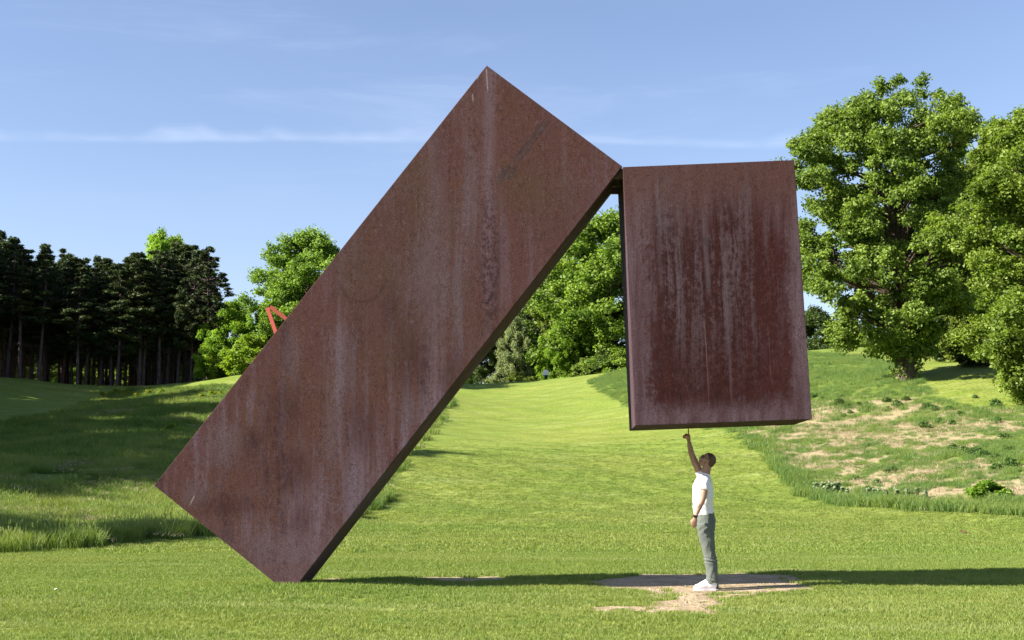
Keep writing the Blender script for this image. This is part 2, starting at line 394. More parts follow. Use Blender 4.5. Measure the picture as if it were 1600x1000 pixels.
def scatter(name, x, y, scl, coll, nvar, label, align=0.25, cat='grass', zoff=0):
    z = hterrain(x, y)+zoff; k = len(x)
    me = bpy.data.meshes.new(name); me.vertices.add(k); me.vertices.foreach_set('co', np.stack([x, y, z], -1).astype(np.float32).ravel())
    rot = np.stack([RNG.normal(0, align*.4, k), RNG.normal(0, align*.4, k), RNG.uniform(0, 6.283, k)], -1).astype(np.float32)
    a_ = me.attributes.new('rot', 'FLOAT_VECTOR', 'POINT'); a_.data.foreach_set('vector', rot.ravel())
    a_ = me.attributes.new('scl', 'FLOAT', 'POINT'); a_.data.foreach_set('value', scl.astype(np.float32))
    a_ = me.attributes.new('pick', 'INT', 'POINT'); a_.data.foreach_set('value', RNG.integers(0, nvar, k).astype(np.int32))
    o = link(name, me); tag(o, label, cat, kind='stuff')
    g = bpy.data.node_groups.new(name, 'GeometryNodeTree')
    g.interface.new_socket('Geometry', in_out='INPUT', socket_type='NodeSocketGeometry'); g.interface.new_socket('Geometry', in_out='OUTPUT', socket_type='NodeSocketGeometry')
    N_ = g.nodes; L_ = g.links; gi = N_.new('NodeGroupInput'); go = N_.new('NodeGroupOutput')
    ci = N_.new('GeometryNodeCollectionInfo'); ci.inputs['Collection'].default_value = coll; ci.inputs['Separate Children'].default_value = True; ci.inputs['Reset Children'].default_value = True
    iop = N_.new('GeometryNodeInstanceOnPoints'); iop.inputs['Pick Instance'].default_value = True
    def na(nm, ty):
        q = N_.new('GeometryNodeInputNamedAttribute'); q.data_type = ty; q.inputs['Name'].default_value = nm
        return [s_ for s_ in q.outputs if s_.enabled and s_.name == 'Attribute'][0]
    L_.new(gi.outputs[0], iop.inputs['Points']); L_.new(ci.outputs[0], iop.inputs['Instance'])
    e2r = N_.new('FunctionNodeEulerToRotation'); L_.new(na('rot', 'FLOAT_VECTOR'), e2r.inputs[0])
    L_.new(e2r.outputs[0], iop.inputs['Rotation'])
    L_.new(na('scl', 'FLOAT'), iop.inputs['Scale']); L_.new(na('pick', 'INT'), iop.inputs['Instance Index'])
    L_.new(iop.outputs[0], go.inputs[0])
    md = o.modifiers.new('scatter', 'NODES'); md.node_group = g
    return o
def field(y0, y1, dens, xpad=1.5, k=.41):
    n_ = int(dens*(y1-y0)*(k*(y0+y1)+2*xpad)); n_ = int(n_)
    y = RNG.uniform(y0, y1, n_*2); hw = k*y+xpad; wmax = k*y1+xpad
    keep = RNG.uniform(0, wmax, n_*2) < hw; y = y[keep][:n_]; hw = hw[keep][:n_]
    return RNG.uniform(-1, 1, len(y))*hw, y

lawn_t = tuft_set('lawn_tuft', M['lawn'], 4, nb=32, h=.038, w=.0048, spread=.065, lean=.8)
lawn_f = tuft_set('lawn_patch', M['lawn'], 4, nb=40, h=.055, w=.012, spread=.16, lean=.6)
def lawn_keep(x, y):
    a, b = meadow(x, y); return ~(a | b | dirt(x, y))
x, y = field(8.2, 24, 190); kk = lawn_keep(x, y); x, y = x[kk], y[kk]
sc_ = .65+.55*vnoise(x, y, 1.1, 12)+.25*RNG.uniform(size=len(x))
scatter('lawn_grass', x, y, sc_, lawn_t, 4, 'short mown green grass covering the near lawn around the sculpture')
x, y = field(24, 78, 55, 2); kk = lawn_keep(x, y) & (RNG.uniform(size=len(x)) < np.clip((80-y)/52, 0, 1)**1.6); x, y = x[kk], y[kk]
scatter('lawn_grass', x, y, .6+.5*RNG.uniform(size=len(x)), lawn_f, 4, 'short mown grass of the lawn farther back in the middle of the valley')
# ragged longer grass round the worn soil and at the slab's foot
x, y = field(14.2, 17.6, 60, 1); e = np.zeros(len(x), bool)
for q in range(8):
    e |= dirt(x+.16*math.cos(q*.785), y+.22*math.sin(q*.785))
e &= ~dirt(x, y); e |= (np.abs(y-16.20) < .06) & (x > -3.2) & (x < -2.2); x, y = x[e], y[e]
scatter('longer_grass', x, y, RNG.uniform(.7, 1.35, len(x)), lawn_t, 4, 'uneven longer grass fringing the worn sandy patch')
x, y = field(14.0, 17.8, 30, 1); e = dirt(x, y) & (RNG.uniform(size=len(x)) < .28) & (vnoise(x, y, 3, 20) > .5); x, y = x[e], y[e]
scatter('sparse_grass', x, y, RNG.uniform(.4, .9, len(x)), lawn_t, 4, 'thin sprigs of grass growing in the worn sandy patch')

# pebbles and crumbs of soil
pc = bpy.data.collections.new('pebble'); mp, np_ = material('pebble'); oi = np_.node('ShaderNodeObjectInfo', out=5)
finish(np_, principled(np_, np_.mix(oi, (.17, .125, .08), (.50, .42, .32)), .9, spec=.2))
for i in range(4):
    bm = bmesh.new(); bmesh.ops.create_icosphere(bm, subdivisions=1, radius=1); rr_ = random.Random(i)
    for v in bm.verts: v.co = Vector((v.co.x*rr_.uniform(.7, 1.3), v.co.y*rr_.uniform(.7, 1.2), v.co.z*rr_.uniform(.4, .7)))
    me = bpy.data.meshes.new('pebble'); bm.to_mesh(me); bm.free(); me.materials.append(mp); pc.objects.link(bpy.data.objects.new('pebble', me))
x, y = field(14.0, 17.8, 90, 1); e = dirt(x, y); x, y = x[e], y[e]
scatter('pebbles', x, y, .004+.016*RNG.uniform(size=len(x))**4, pc, 4, 'small pebbles and crumbs of soil on the worn sandy patch', align=2, cat='pebbles')
tall_a = tuft_set('meadow_tuft', M['tall'], 4, nb=80, h=.36, w=.009, spread=.22, lean=.55, seg=3, heads=True)
tall_b = tuft_set('meadow_far_tuft', M['tall'], 4, nb=60, h=.42, w=.022, spread=.38, lean=.55, seg=2)
tuft_b = tuft_set('slope_tuft', M['tuft'], 4, nb=84, h=.34, w=.014, spread=.36, lean=.6, seg=2)
straw_b = tuft_set('straw_tuft', M['straw'], 4, nb=46, h=.10, w=.015, spread=.42, lean=2.6, seg=2)
x, y = field(20, 46, 34, 5, .46); a, b = meadow(x, y); kk = a; x, y = x[kk], y[kk]
band = np.zeros(len(x), bool)
for q in (1.6, 2.6, 3.6): 
    band |= ~inpoly(x+.2, y-q, left_poly)
sc_ = np.where(band, .85, .5)+.35*vnoise(x, y, .6, 30)+.2*RNG.uniform(size=len(x))
keep = band | (vnoise(x, y, .45, 31) > .25)
scatter('meadow_grass', x[keep], y[keep], sc_[keep], tall_a, 4, 'tall unmown grass along the left edge of the lawn, left of the leaning slab')
x, y = field(46, 135, 5.2, 6, .46); a, b = meadow(x, y); x, y = x[a], y[a]
scatter('meadow_grass', x, y, .25+.75*vnoise(x, y, .3, 32)+.45*vnoise(x, y, .9, 36)+.2*RNG.uniform(size=len(x)), tall_b, 4, 'rough meadow grass on the shaded left bank below the pines')
x, y = field(38, 60, 22, 8, .46); a, b = meadow(x, y); st = straw_amt(x, y); kk = b & (RNG.uniform(size=len(x)) > st*.8); x, y, st = x[kk], y[kk], st[kk]
edge = ~inpoly(x-.5, y-2.2, right_poly)
scatter('hillside_grass', x, y, np.where(edge, .9, .38)+.35*vnoise(x, y, .7, 33)-.15*st, tuft_b, 4, 'green meadow grass at the foot of the right bank')
x, y = field(60, 140, 7.5, 8, .46); a, b = meadow(x, y); st = straw_amt(x, y); kk = b & (RNG.uniform(size=len(x)) > st*.75); x, y = x[kk], y[kk]
scatter('hillside_grass', x, y, .4+.6*vnoise(x, y, .5, 34), tuft_b, 4, 'rough green grass higher on the right bank around the oak')
x, y = field(40, 95, 8, 6, .46); a, b = meadow(x, y); st = straw_amt(x, y); kk = b & (RNG.uniform(size=len(x)) < st); x, y = x[kk], y[kk]
scatter('dry_grass', x, y, RNG.uniform(.5, 1.3, len(x)), straw_b, 4, 'pale dry straw lying on the open parts of the right bank')
x, y = field(26, 90, 3, 6, .46); a, b = meadow(x, y); kk = a & (vnoise(x, y, .35, 40) > .60); x, y = x[kk], y[kk]
scatter('dry_grass', x, y, RNG.uniform(.6, 1.3, len(x)), straw_b, 4, 'scraps of pale straw lying in the left meadow', zoff=.12)

# ------------------------------------------------------------------ the sculpture
SC0 = Vector((-2.75, 16.85, 0.0))
def box_mesh(name, o, ex, ey, ez, w, dd, h, bev=.007):
    """corner o, unit axes ex (right), ey (back), ez (up, box hangs down from o by h); face coordinates kept as UV 'face'"""
    bm = bmesh.new(); vs = {}
    for i in (0, 1):
        for j in (0, 1):
            for k in (0, 1):
                vs[i, j, k] = bm.verts.new(o + ex*(w*i) + ey*(dd*j) - ez*(h*k) - SC0)
    for f in [((0,0,0),(0,0,1),(1,0,1),(1,0,0)), ((0,1,0),(1,1,0),(1,1,1),(0,1,1)), ((0,0,0),(0,1,0),(0,1,1),(0,0,1)),
              ((1,0,0),(1,0,1),(1,1,1),(1,1,0)), ((0,0,0),(1,0,0),(1,1,0),(0,1,0)), ((0,0,1),(0,1,1),(1,1,1),(1,0,1))]:
        bm.faces.new([vs[q] for q in f])
    bmesh.ops.recalc_face_normals(bm, faces=bm.faces)
    bmesh.ops.bevel(bm, geom=list(bm.edges), offset=bev, segments=2, affect='EDGES', profile=.6)
    uv = bm.loops.layers.uv.new('face')
    for f in bm.faces:
        for l in f.loops:
            q = l.vert.co + SC0 - o; l[uv].uv = (q.dot(ex), -q.dot(ez))
    me = bpy.data.meshes.new(name); bm.to_mesh(me); bm.free(); return me
def frame(a, b, c):     # yaw, roll, tilt in degrees as surveyed
    a, b, c = (math.radians(q) for q in (a, b, c))
    R = Matrix.Rotation(a, 3, 'Z') @ Matrix.Rotation(c, 3, 'X') @ Matrix.Rotation(b, 3, 'Y')
    return R.col[0].copy(), R.col[1].copy(), R.col[2].copy()

def steel(name, kind):
    m, n = material(name)
    P_ = n.node('ShaderNodeTexCoord', out=3)                     # object space: z is plumb, so streaks run straight down
    x_, y_, z_ = n.xyz(P_)[:3]
    fu = n.xyz(n.node('ShaderNodeUVMap', uv_map='face'))
    u, v = fu[0], fu[1]
    warp = n.noise(P_, 1.1, 3, .5)
    Pw = n.comb(n.m('ADD', x_, n.m('MULTIPLY', warp, .12)), y_, z_)
    big = n.noise(n.scaled(Pw, 1.0, 1.0, .45), .9, 5, .6)
    st1 = n.noise(n.scaled(Pw, 7, 7, .35), 1.0, 6, .68)
    st2 = n.noise(n.scaled(Pw, 26, 26, .9), 1.0, 5, .7)
    mott = n.noise(n.scaled(P_, 1, 1, .8), 16, 8, .78)
    grain = n.noise(P_, 90, 6, .75)
    spots = n.noise(P_, 38, 3, .6)
    if kind == 'slab':
        brown = n.mix(n.ramp(n.noise(n.scaled(P_, .6, .6, .6), 1., 3), .35, .65), (.112, .050, .036), (.112, .048, .046))
        lav = (.185, .125, .148); dark = (.048, .017, .018)
        # lower half greyer and mauve, top browner
        lo = n.ramp(z_, 4.6, 2.2)
        g = n.m('ADD', n.m('MULTIPLY', st1, .55), n.m('ADD', n.m('MULTIPLY', mott, .30), n.m('MULTIPLY', big, .45)))
        c = n.mix(n.m('MULTIPLY', n.ramp(g, .60, .78), n.m('ADD', .45, n.m('MULTIPLY', lo, .55))), brown, lav)
        gd = n.m('ADD', n.m('MULTIPLY', n.noise(n.scaled(Pw, 3.2, 3.2, .42, (4, 0, 2)), 1., 5, .65), .62), n.m('MULTIPLY', mott, .5))
        c = n.mix(n.m('MULTIPLY', n.ramp(gd, .57, .70), n.m('ADD', .22, n.m('MULTIPLY', lo, .6))), c, dark)
        def wp(px, py): q = at(px, py, 16.16); return q[0]-SC0.x, q[2]-SC0.z
        def blobs(lst):
            tot = None
            for px, py, rx, ry in lst:
                a0, b0 = wp(px, py); ax_ = n.m('DIVIDE', n.m('SUBTRACT', x_, a0), rx*.0081*1.15); bz_ = n.m('DIVIDE', n.m('SUBTRACT', z_, b0), ry*.0081*1.25)
                g_ = n.m('POWER', 2.718, n.m('MULTIPLY', n.m('ADD', n.m('MULTIPLY', ax_, ax_), n.m('MULTIPLY', bz_, bz_)), -1.0))
                tot = g_ if tot is None else n.m('MAXIMUM', tot, g_)
            return tot
        jag = n.m('ADD', n.m('MULTIPLY', n.m('SUBTRACT', mott, .5), 1.3), n.m('ADD', n.m('MULTIPLY', n.m('SUBTRACT', st1, .5), 1.2), n.m('ADD', n.m('MULTIPLY', n.m('SUBTRACT', st2, .5), 1.2), n.m('MULTIPLY', n.m('SUBTRACT', grain, .5), 1.5))))
        lv = blobs([(665,440,42,95),(735,300,14,90),(715,470,20,80),(517,684,22,70),(425,856,55,30),(560,772,60,50),(345,693,45,40),(541,565,22,60),(640,640,25,40),(455,560,16,60),(300,770,35,25)])
        c = n.mix(n.m('MULTIPLY', n.ramp(n.m('ADD', lv, jag), .40, 1.0), .42), c, (.150, .112, .126))
        dk = blobs([(441,640,42,55),(640,555,34,70),(451,734,60,42),(566,668,30,62),(353,791,55,22),(468,816,16,34),(770,420,14,60),(705,590,22,50),(395,690,25,30),(610,480,18,50)])
        c = n.mix(n.m('MULTIPLY', n.ramp(n.m('ADD', dk, jag), .40, 1.1), .60), c, (.050, .017, .018))
        ol = blobs([(582,425,60,45),(830,300,60,60),(650,260,30,60)])
        c = n.mix(n.m('MULTIPLY', n.ramp(n.m('ADD', ol, n.m('MULTIPLY', jag, .5)), .3, 1.), .4), c, (.098, .055, .032))
        # rust-brown drips from the upper edge
        c = n.mix(n.ramp(st2, .55, .8, 0, .35), c, (.15, .058, .022))
        c = n.mix(n.ramp(n.noise(n.scaled(P_, .5, .5, .5, (3, 1, 1)), 1., 3), .5, .72, 0, .35), c, (.085, .048, .028))
        # pale run below the top corner, then a pitted dark run under it
        cx = n.m('ADD', -.30 + 2.75, n.m('MULTIPLY', n.m('SUBTRACT', n.noise(n.comb(0, 0, z_), 1.2, 3), .5), .18))
        dxr = n.m('ABSOLUTE', n.m('SUBTRACT', x_, cx))
        run = n.m('MULTIPLY', n.ramp(dxr, .13, .01), n.ramp(st2, .3, .6, .5, 1))
        c = n.mix(n.m('MULTIPLY', run, n.m('MULTIPLY', n.ramp(z_, 3.1, 4.2), .55)), c, (.20, .135, .165))
        pit = n.m('MULTIPLY', n.m('MULTIPLY', n.ramp(dxr, .17, .05), n.m('MULTIPLY', n.ramp(z_, 5.4, 4.6), n.ramp(z_, 2.9, 3.6))), n.ramp(mott, .45, .56))
        c = n.mix(n.m('MULTIPLY', pit, .75), c, (.036, .014, .014))
        # twin scuffed lines crossing the upper right
        def line_mask(x0, z0, x1, z1, w):
            L = math.hypot(x1-x0, z1-z0); tx, tz = (x1-x0)/L, (z1-z0)/L
            ax = n.m('SUBTRACT', x_, x0); azz = n.m('SUBTRACT', z_, z0)
            t = n.m('ADD', n.m('MULTIPLY', ax, tx), n.m('MULTIPLY', azz, tz)); dd = n.m('ABSOLUTE', n.m('SUBTRACT', n.m('MULTIPLY', ax, tz), n.m('MULTIPLY', azz, tx)))
            return n.m('MULTIPLY', n.ramp(dd, w, w*.3), n.m('MULTIPLY', n.ramp(t, -.03, .03), n.ramp(t, L+.03, L-.03)))
        def wp(px, py): q = at(px, py, 16.16); return q[0]-SC0.x, q[2]-SC0.z
        brk = n.ramp(n.noise(P_, 5, 4, .6), .38, .5)
        for (a_, b_, w_, s_) in (((858,180),(806,246),.022,.6), ((862,186),(812,252),.02,.55), ((856,187),(800,256),.05,.25), ((797,259),(783,277),.05,.65), ((806,262),(794,280),.035,.6), ((790,268),(776,290),.05,.4)):
            mk = line_mask(*wp(*a_), *wp(*b_), w_)
            c = n.mix(n.m('MULTIPLY', n.m('MULTIPLY', mk, brk), s_), c, (.045, .040, .045))
        # faint curved tide mark
        ax0, az0 = wp(565, 435)
        rr = n.m('SQRT', n.m('ADD', n.m('POWER', n.m('SUBTRACT', x_, ax0), 2), n.m('POWER', n.m('SUBTRACT', z_, az0), 2)))
        arc = n.m('MULTIPLY', n.ramp(n.m('ABSOLUTE', n.m('SUBTRACT', rr, n.m('ADD', .22, n.m('MULTIPLY', warp, .16)))), .05, .0), n.ramp(n.m('SUBTRACT', z_, az0), .02, -.12))
        c = n.mix(n.m('MULTIPLY', arc, .4), c, (.045, .018, .014))
        # pale specks at the top corner
        for (a_, b_) in (((760,108),(762,142)), ((738,146),(739,158)), ((748,118),(745,124)), ((292,790),(300,775))):
            mk = line_mask(*wp(*a_), *wp(*b_), .012); c = n.mix(n.m('MULTIPLY', mk, .45), c, (.5, .45, .42))
        # cleaner reddish toe just above the soil
        c = n.mix(n.ramp(n.m('ADD', z_, n.m('MULTIPLY', warp, .12)), .46, .36, 0, .6), c, (.14, .062, .048))
        c = n.mix(n.ramp(n.m('ADD', z_, n.m('MULTIPLY', warp, .12)), 1.15, .55, 0, .45), c, (.15, .09, .092))
    else:
        W_, H_ = 2.208, 3.327
        e = n.m('MINIMUM', n.m('MINIMUM', u, n.m('SUBTRACT', W_, u)), n.m('MINIMUM', n.m('MULTIPLY', v, .55), n.m('MULTIPLY', n.m('SUBTRACT', H_, v), 1.35)))
        runs = n.noise(n.scaled(Pw, 4.5, 4.5, .22, (9, 0, 5)), 1.0, 6, .72)
        top_in = n.ramp(n.m('ADD', v, n.m('MULTIPLY', n.m('SUBTRACT', runs, .5), 3.4)), .1, 1.25)
        eu = n.m('MINIMUM', n.m('MULTIPLY', u, .82), n.m('MULTIPLY', n.m('SUBTRACT', W_, u), 1.25)); eb = n.m('MULTIPLY', n.m('SUBTRACT', H_, v), 1.2)
        jag = n.m('ADD', n.m('MULTIPLY', n.m('SUBTRACT', mott, .5), .5), n.m('ADD', n.m('MULTIPLY', n.m('SUBTRACT', st2, .5), .22), n.m('MULTIPLY', n.m('SUBTRACT', n.noise(n.scaled(P_, 1, 1, .35), 2.6, 4, .6), .5), .42)))
        inner = n.m('MULTIPLY', n.m('MULTIPLY', n.ramp(n.m('ADD', eu, jag), .13, .30), n.ramp(n.m('ADD', eb, n.m('ADD', jag, n.m('MULTIPLY', n.m('SUBTRACT', st1, .5), .5))), .08, .42)), n.m('ADD', .12, n.m('MULTIPLY', top_in, .88)))
        red = n.mix(n.ramp(mott, .35, .65), (.030, .008, .007), (.062, .016, .013))
        red = n.mix(n.ramp(u, 1.2, 1.9, 0, .35), red, (.066, .014, .013))
        rim = n.mix(n.ramp(st1, .35, .65), (.090, .046, .050), (.150, .098, .112))
        rim = n.mix(n.ramp(v, .0, 1.4, .6, 0), rim, (.120, .050, .036))
        c = n.mix(inner, rim, red)
        drip = n.m('ADD', n.m('MULTIPLY', n.noise(n.scaled(Pw, 9, 9, .28, (1, 0, 0)), 1.0, 6, .7), .7), n.m('MULTIPLY', mott, .42))
        cen = n.m('MULTIPLY', n.ramp(u, .22, .5), n.ramp(u, 2.0, 1.15, .35, 1)); up = n.ramp(v, 3.1, 1.5, .1, 1)
        c = n.mix(n.m('MULTIPLY', n.ramp(drip, .55, .66), n.m('MULTIPLY', n.m('MULTIPLY', cen, up), .8)), c, (.118, .082, .092))
        topz = n.m('MULTIPLY', n.ramp(v, .75, .1), n.ramp(n.noise(n.scaled(Pw, 5, 5, .9, (7, 0, 0)), 1., 5, .7), .35, .6, .45, 1))
        c = n.mix(n.m('MULTIPLY', topz, .8), c, (.105, .048, .040))
        for (uu, ww, v0, v1, s_) in ((.42, .035, .2, 1.5, .5), (1.0, .05, .7, 1.6, .55), (.93, .012, 2.0, 3.0, .7), (1.22, .03, .5, 3.0, .35), (1.72, .008, 2.2, 2.7, .7), (.62, .02, .9, 2.2, .4), (2.1, .006, .9, 1.1, 1.)):
            du = n.m('ABSOLUTE', n.m('SUBTRACT', u, n.m('ADD', uu, n.m('MULTIPLY', n.m('SUBTRACT', warp, .5), .06))))
            mk = n.m('MULTIPLY', n.ramp(du, ww, ww*.2), n.m('MULTIPLY', n.ramp(v, v0-.2, v0+.2), n.ramp(v, v1+.25, v1-.1)))
            c = n.mix(n.m('MULTIPLY', n.m('MULTIPLY', mk, n.ramp(st2, .35, .6, .35, 1)), s_), c, (.15, .11, .125))
        blot = n.m('MULTIPLY', n.ramp(n.m('ABSOLUTE', n.m('SUBTRACT', u, 1.03)), .1, .02), n.m('MULTIPLY', n.ramp(v, .95, 1.0), n.ramp(v, 1.1, 1.04)))
        c = n.mix(n.m('MULTIPLY', n.m('MULTIPLY', blot, n.ramp(mott, .4, .55)), .8), c, (.06, .04, .045))
    fl1 = n.noise(n.scaled(P_, 1, 1, .6, (5, 2, 1)), 21, 5, .8); fl2 = n.noise(n.scaled(P_, 1, 1, .45, (1, 7, 3)), 30, 4, .75)
    c = n.mix(n.ramp(fl1, .52, .62, 0, .55), c, n.mix(.62, c, (.025, .006, .008)))
    c = n.mix(n.ramp(fl2, .54, .68, 0, .42 if kind == 'slab' else .2), c, (.17, .125, .145))
    c = n.mix(n.ramp(n.noise(n.scaled(Pw, 15, 15, .8, (2, 2, 9)), 1, 4, .7), .55, .7, 0, .3 if kind == 'slab' else .1), c, (.13, .045, .018))
    c = n.mix(n.ramp(spots, .68, .78, 0, .2), c, (.22, .17, .16))
    gg = n.ramp(grain, .3, .7, .5, 1.5); c = n.mix(1., c, n.comb(gg, gg, gg), 'MULTIPLY')
    # thin oxide line along the welded edges
    hgt = n.m('ADD', n.m('MULTIPLY', grain, .5), n.m('ADD', n.m('MULTIPLY', mott, .6), n.m('MULTIPLY', n.noise(P_, .8, 2), 6)))
    finish(n, principled(n, n.mix(1., c, (.56, .57, .61), 'MULTIPLY'), .85, 0, n.bump(hgt, .35, .006), .12))
    return m
M['slab'] = steel('weathering_steel_slab', 'slab'); M['block'] = steel('weathering_steel_block', 'block')

sculp = empty('steel_sculpture', SC0)
tag(sculp, 'huge rusty steel sculpture, a leaning slab with a block hanging from its top corner', 'sculpture')
D0 = 1.156
ex, ey, ez = frame(-1.587, 37.702, 0.334)
o1 = Vector((1.421, 16.117, 3.926 + CAMZ)) - ex*2.214
slab = link('leaning_slab', box_mesh('leaning_slab', o1, ex, ey, ez, 2.214, D0, 6.861, .009), M['slab'], sculp)
slab['label'] = 'long mauve brown steel slab leaning with one end sunk in the lawn'
bx, by_, bz = frame(-1.534, -2.062, -1.317)
o2 = Vector((1.424, 16.119, 3.918 + CAMZ))
blk = link('hanging_block', box_mesh('hanging_block', o2, bx, by_, bz, 2.20, D0, 3.327), M['block'], sculp)
blk['label'] = 'dark red steel block held in the air with a paler rim'
# the wedge-shaped joint plates hidden between the two at the top
plates = []
for yo, zz in ((.10, .13), (.55, .13), (1.0, .13)):
    bm = bmesh.new(); q0 = Vector((1.425, 16.12+yo, 3.92+CAMZ)) - SC0
    A_ = [q0 + Vector(t) for t in ((-.02, 0, 0), (.03, 0, 0), (.045, 0, -zz), (-zz*.80, 0, -zz))]
    B_ = [p + Vector((0, .05, 0)) for p in A_]
    a = [bm.verts.new(p) for p in A_]; b = [bm.verts.new(p) for p in B_]
    bm.faces.new(a); bm.faces.new(b[::-1])
    for i in range(4): bm.faces.new((a[i], b[i], b[(i+1) % 4], a[(i+1) % 4]))
    bmesh.ops.recalc_face_normals(bm, faces=bm.faces)
    me = bpy.data.meshes.new('joint_plate'); bm.to_mesh(me); bm.free(); plates.append(me)
m, n = material('dark_steel'); finish(n, principled(n, n.mix(n.noise(n.node('ShaderNodeTexCoord', out=3), 20, 4), (.05, .03, .025), (.11, .06, .05)), .7)); M['dsteel'] = m
for me in plates: link('joint_plate', me, m, sculp)

# ------------------------------------------------------------------ trees
def leaves_mesh(name, cen, rad, per, size, seed, up=.5, fold=.25, aspect=.62):
    r = np.random.default_rng(seed); cen = np.asarray(cen, float); rad = np.asarray(rad, float); k = len(cen)
    cnt = np.maximum(20, (per*(rad[:, 0]/rad[:, 0].mean())**2)).astype(int)
    ci = np.repeat(np.arange(k), cnt); n_ = len(ci)
    dr = r.normal(size=(n_, 3)); dr /= np.linalg.norm(dr, axis=1)[:, None]
    rr = r.uniform(size=n_)**.42
    # twigs: leaves gather in small sprays inside each clump
    spray = r.normal(size=(k, 14, 3)); spray /= np.linalg.norm(spray, axis=2)[..., None]
    sp = spray[ci, r.integers(0, 14, n_)]
    dr2 = sp*.75 + dr*.42
    pos = cen[ci] + dr2*rr[:, None]*rad[ci]*1.08
    nrm = sp*.45 + np.array([0, 0, up]) + r.normal(size=(n_, 3))*.6; nrm /= np.linalg.norm(nrm, axis=1)[:, None]
    t = np.cross(nrm, r.normal(size=(n_, 3))); t /= np.linalg.norm(t, axis=1)[:, None]; b = np.cross(nrm, t)
    s = size*r.uniform(.6, 1.25, n_)[:, None]
    V = np.stack([pos-t*s*.5, pos+b*s*aspect*.5+nrm*s*fold, pos+t*s*.5, pos-b*s*aspect*.5+nrm*s*fold], 1).reshape(-1, 3)
    me = np_mesh(name, V, np.arange(n_*4), 4)
    tint = np.clip(r.normal(.5, .22, n_) + r.normal(0, .13, k)[ci], 0, 1).astype(np.float32)
    a_ = me.attributes.new('tint', 'FLOAT', 'FACE'); a_.data.foreach_set('value', tint)
    return me
def envelope(hs, ls, rs, n_, rc, seed, depth=1.0, cz=0, rough=.16, inner=.35):
    """hs heights, ls/rs half widths to the left and right there -> clump centres and radii"""
    r = np.random.default_rng(seed); hs, ls, rs = map(np.asarray, (hs, ls, rs)); w = np.interp(np.linspace(hs[0], hs[-1], 60), hs, (ls+rs)/2)
    cdf = np.cumsum(w+w.max()*.15); cdf /= cdf[-1]; h = np.interp(r.uniform(size=n_), cdf, np.linspace(hs[0], hs[-1], 60))
    th = r.uniform(0, 2*math.pi, n_); L = np.interp(h, hs, ls); R_ = np.interp(h, hs, rs)
    wgt = (np.cos(th)+1)/2; rad = L*(1-wgt)+R_*wgt
    lob = 1+rough*(np.sin(th*3+h*.9+seed)+np.sin(th*5-h*1.7+seed*2)*.6)
    fr = inner+(1-inner)*r.uniform(size=n_)**.55
    rad_ = np.maximum(0, rad*lob-rc*.6)*fr
    c = np.stack([np.cos(th)*rad_, np.sin(th)*rad_*depth, h + r.normal(0, rc*.25, n_)], -1)
    rr = rc*r.uniform(.6, 1.3, n_)
    return c, np.stack([rr, rr, rr*.72], -1)
def limbs(cen, trunk_top, r0, seed, share=.3, lowest=1.5):
    r = np.random.default_rng(seed); H = trunk_top; ph = r.uniform(0, 6)
    def tp(z): return Vector((.25*math.sin(z*.28+ph)*z/H, .25*math.cos(z*.33+ph)*z/H, z))
    tr_pts = [tp(z) for z in np.linspace(-.3, H, 12)]
    tr_r = [r0*(1.35 if i == 0 else 1)*(1-.82*(i/11)**.9) for i in range(12)]; tr_r[1] = r0*1.05
    paths = []; mids = []
    idx_ = r.permutation(len(cen)); km = max(4, int(len(cen)*share))
    for i in idx_[:km]:
        c = Vector(cen[i]); hd = math.hypot(c.x, c.y); z0 = min(max(c.z-hd*r.uniform(.35, .8), lowest), H*.93)
        a = tp(z0); mid = a.lerp(c, .5)+Vector((r.normal(0, .1)*hd, r.normal(0, .1)*hd, .10*hd)); q1 = a.lerp(mid, .5)+Vector((0, 0, .05*hd))
        rb = max(.05, r0*.42*(1-z0/H*.6)*min(1, hd/3))
        paths.append(([a, q1, mid, mid.lerp(c, .55), c], [rb, rb*.75, rb*.5, rb*.3, rb*.12])); mids += [(mid, rb*.3), (q1.lerp(mid, .6), rb*.35), (mid.lerp(c, .5), rb*.2)]
    for i in idx_[km:]:
        c = Vector(cen[i]); best = min(mids, key=lambda q: (q[0]-c).length+max(0, q[0].z-c.z))
        a = best[0]; mid = a.lerp(c, .5)+Vector((0, 0, .12*(a-c).length)); paths.append(([a, mid, c], [best[1], best[1]*.6, .012]))
    return (tr_pts, tr_r), paths
class Kind: pass
def tree_kind(name, hs, ls, rs, nclump, rc, per, leaf, top, r0, seed, **kw):
    k = Kind(); lowest = kw.pop('lowest', 1.5)
    cen, rad = envelope(hs, ls, rs, nclump, rc, seed, **kw)
    k.crown = leaves_mesh(name+'_crown', cen, rad, per, leaf, seed)
    tr, br = limbs(cen, top, r0, seed, lowest=lowest)
    k.trunk = tube_mesh(name+'_trunk', [tr], 12); k.limbs = tube_mesh(name+'_limbs', br, 5)
    return k
def setmat(o, mat):
    if not o.data.materials: o.data.materials.append(None)
    o.material_slots[0].link = 'OBJECT'; o.material_slots[0].material = mat
def plant_tree(k, name, loc, rz, scale, leafm, barkm, label, cat='tree', group=None, trunk=True):
    root = empty(name, loc, rz, scale); tag(root, label, cat, group)
    if trunk:
        setmat(link('trunk', k.trunk, None, root), barkm)
    lo = link('limbs', k.limbs, None, root); setmat(lo, barkm); lo['kind'] = 'stuff'
    c = link('crown', k.crown, None, root); setmat(c, leafm)
    return root
def spot(px, Y, dz=-.1):
    x_ = ray(px, 600); X = x_[0]/x_[1]*Y
    return Vector((X, Y, gz(X, Y)+dz))

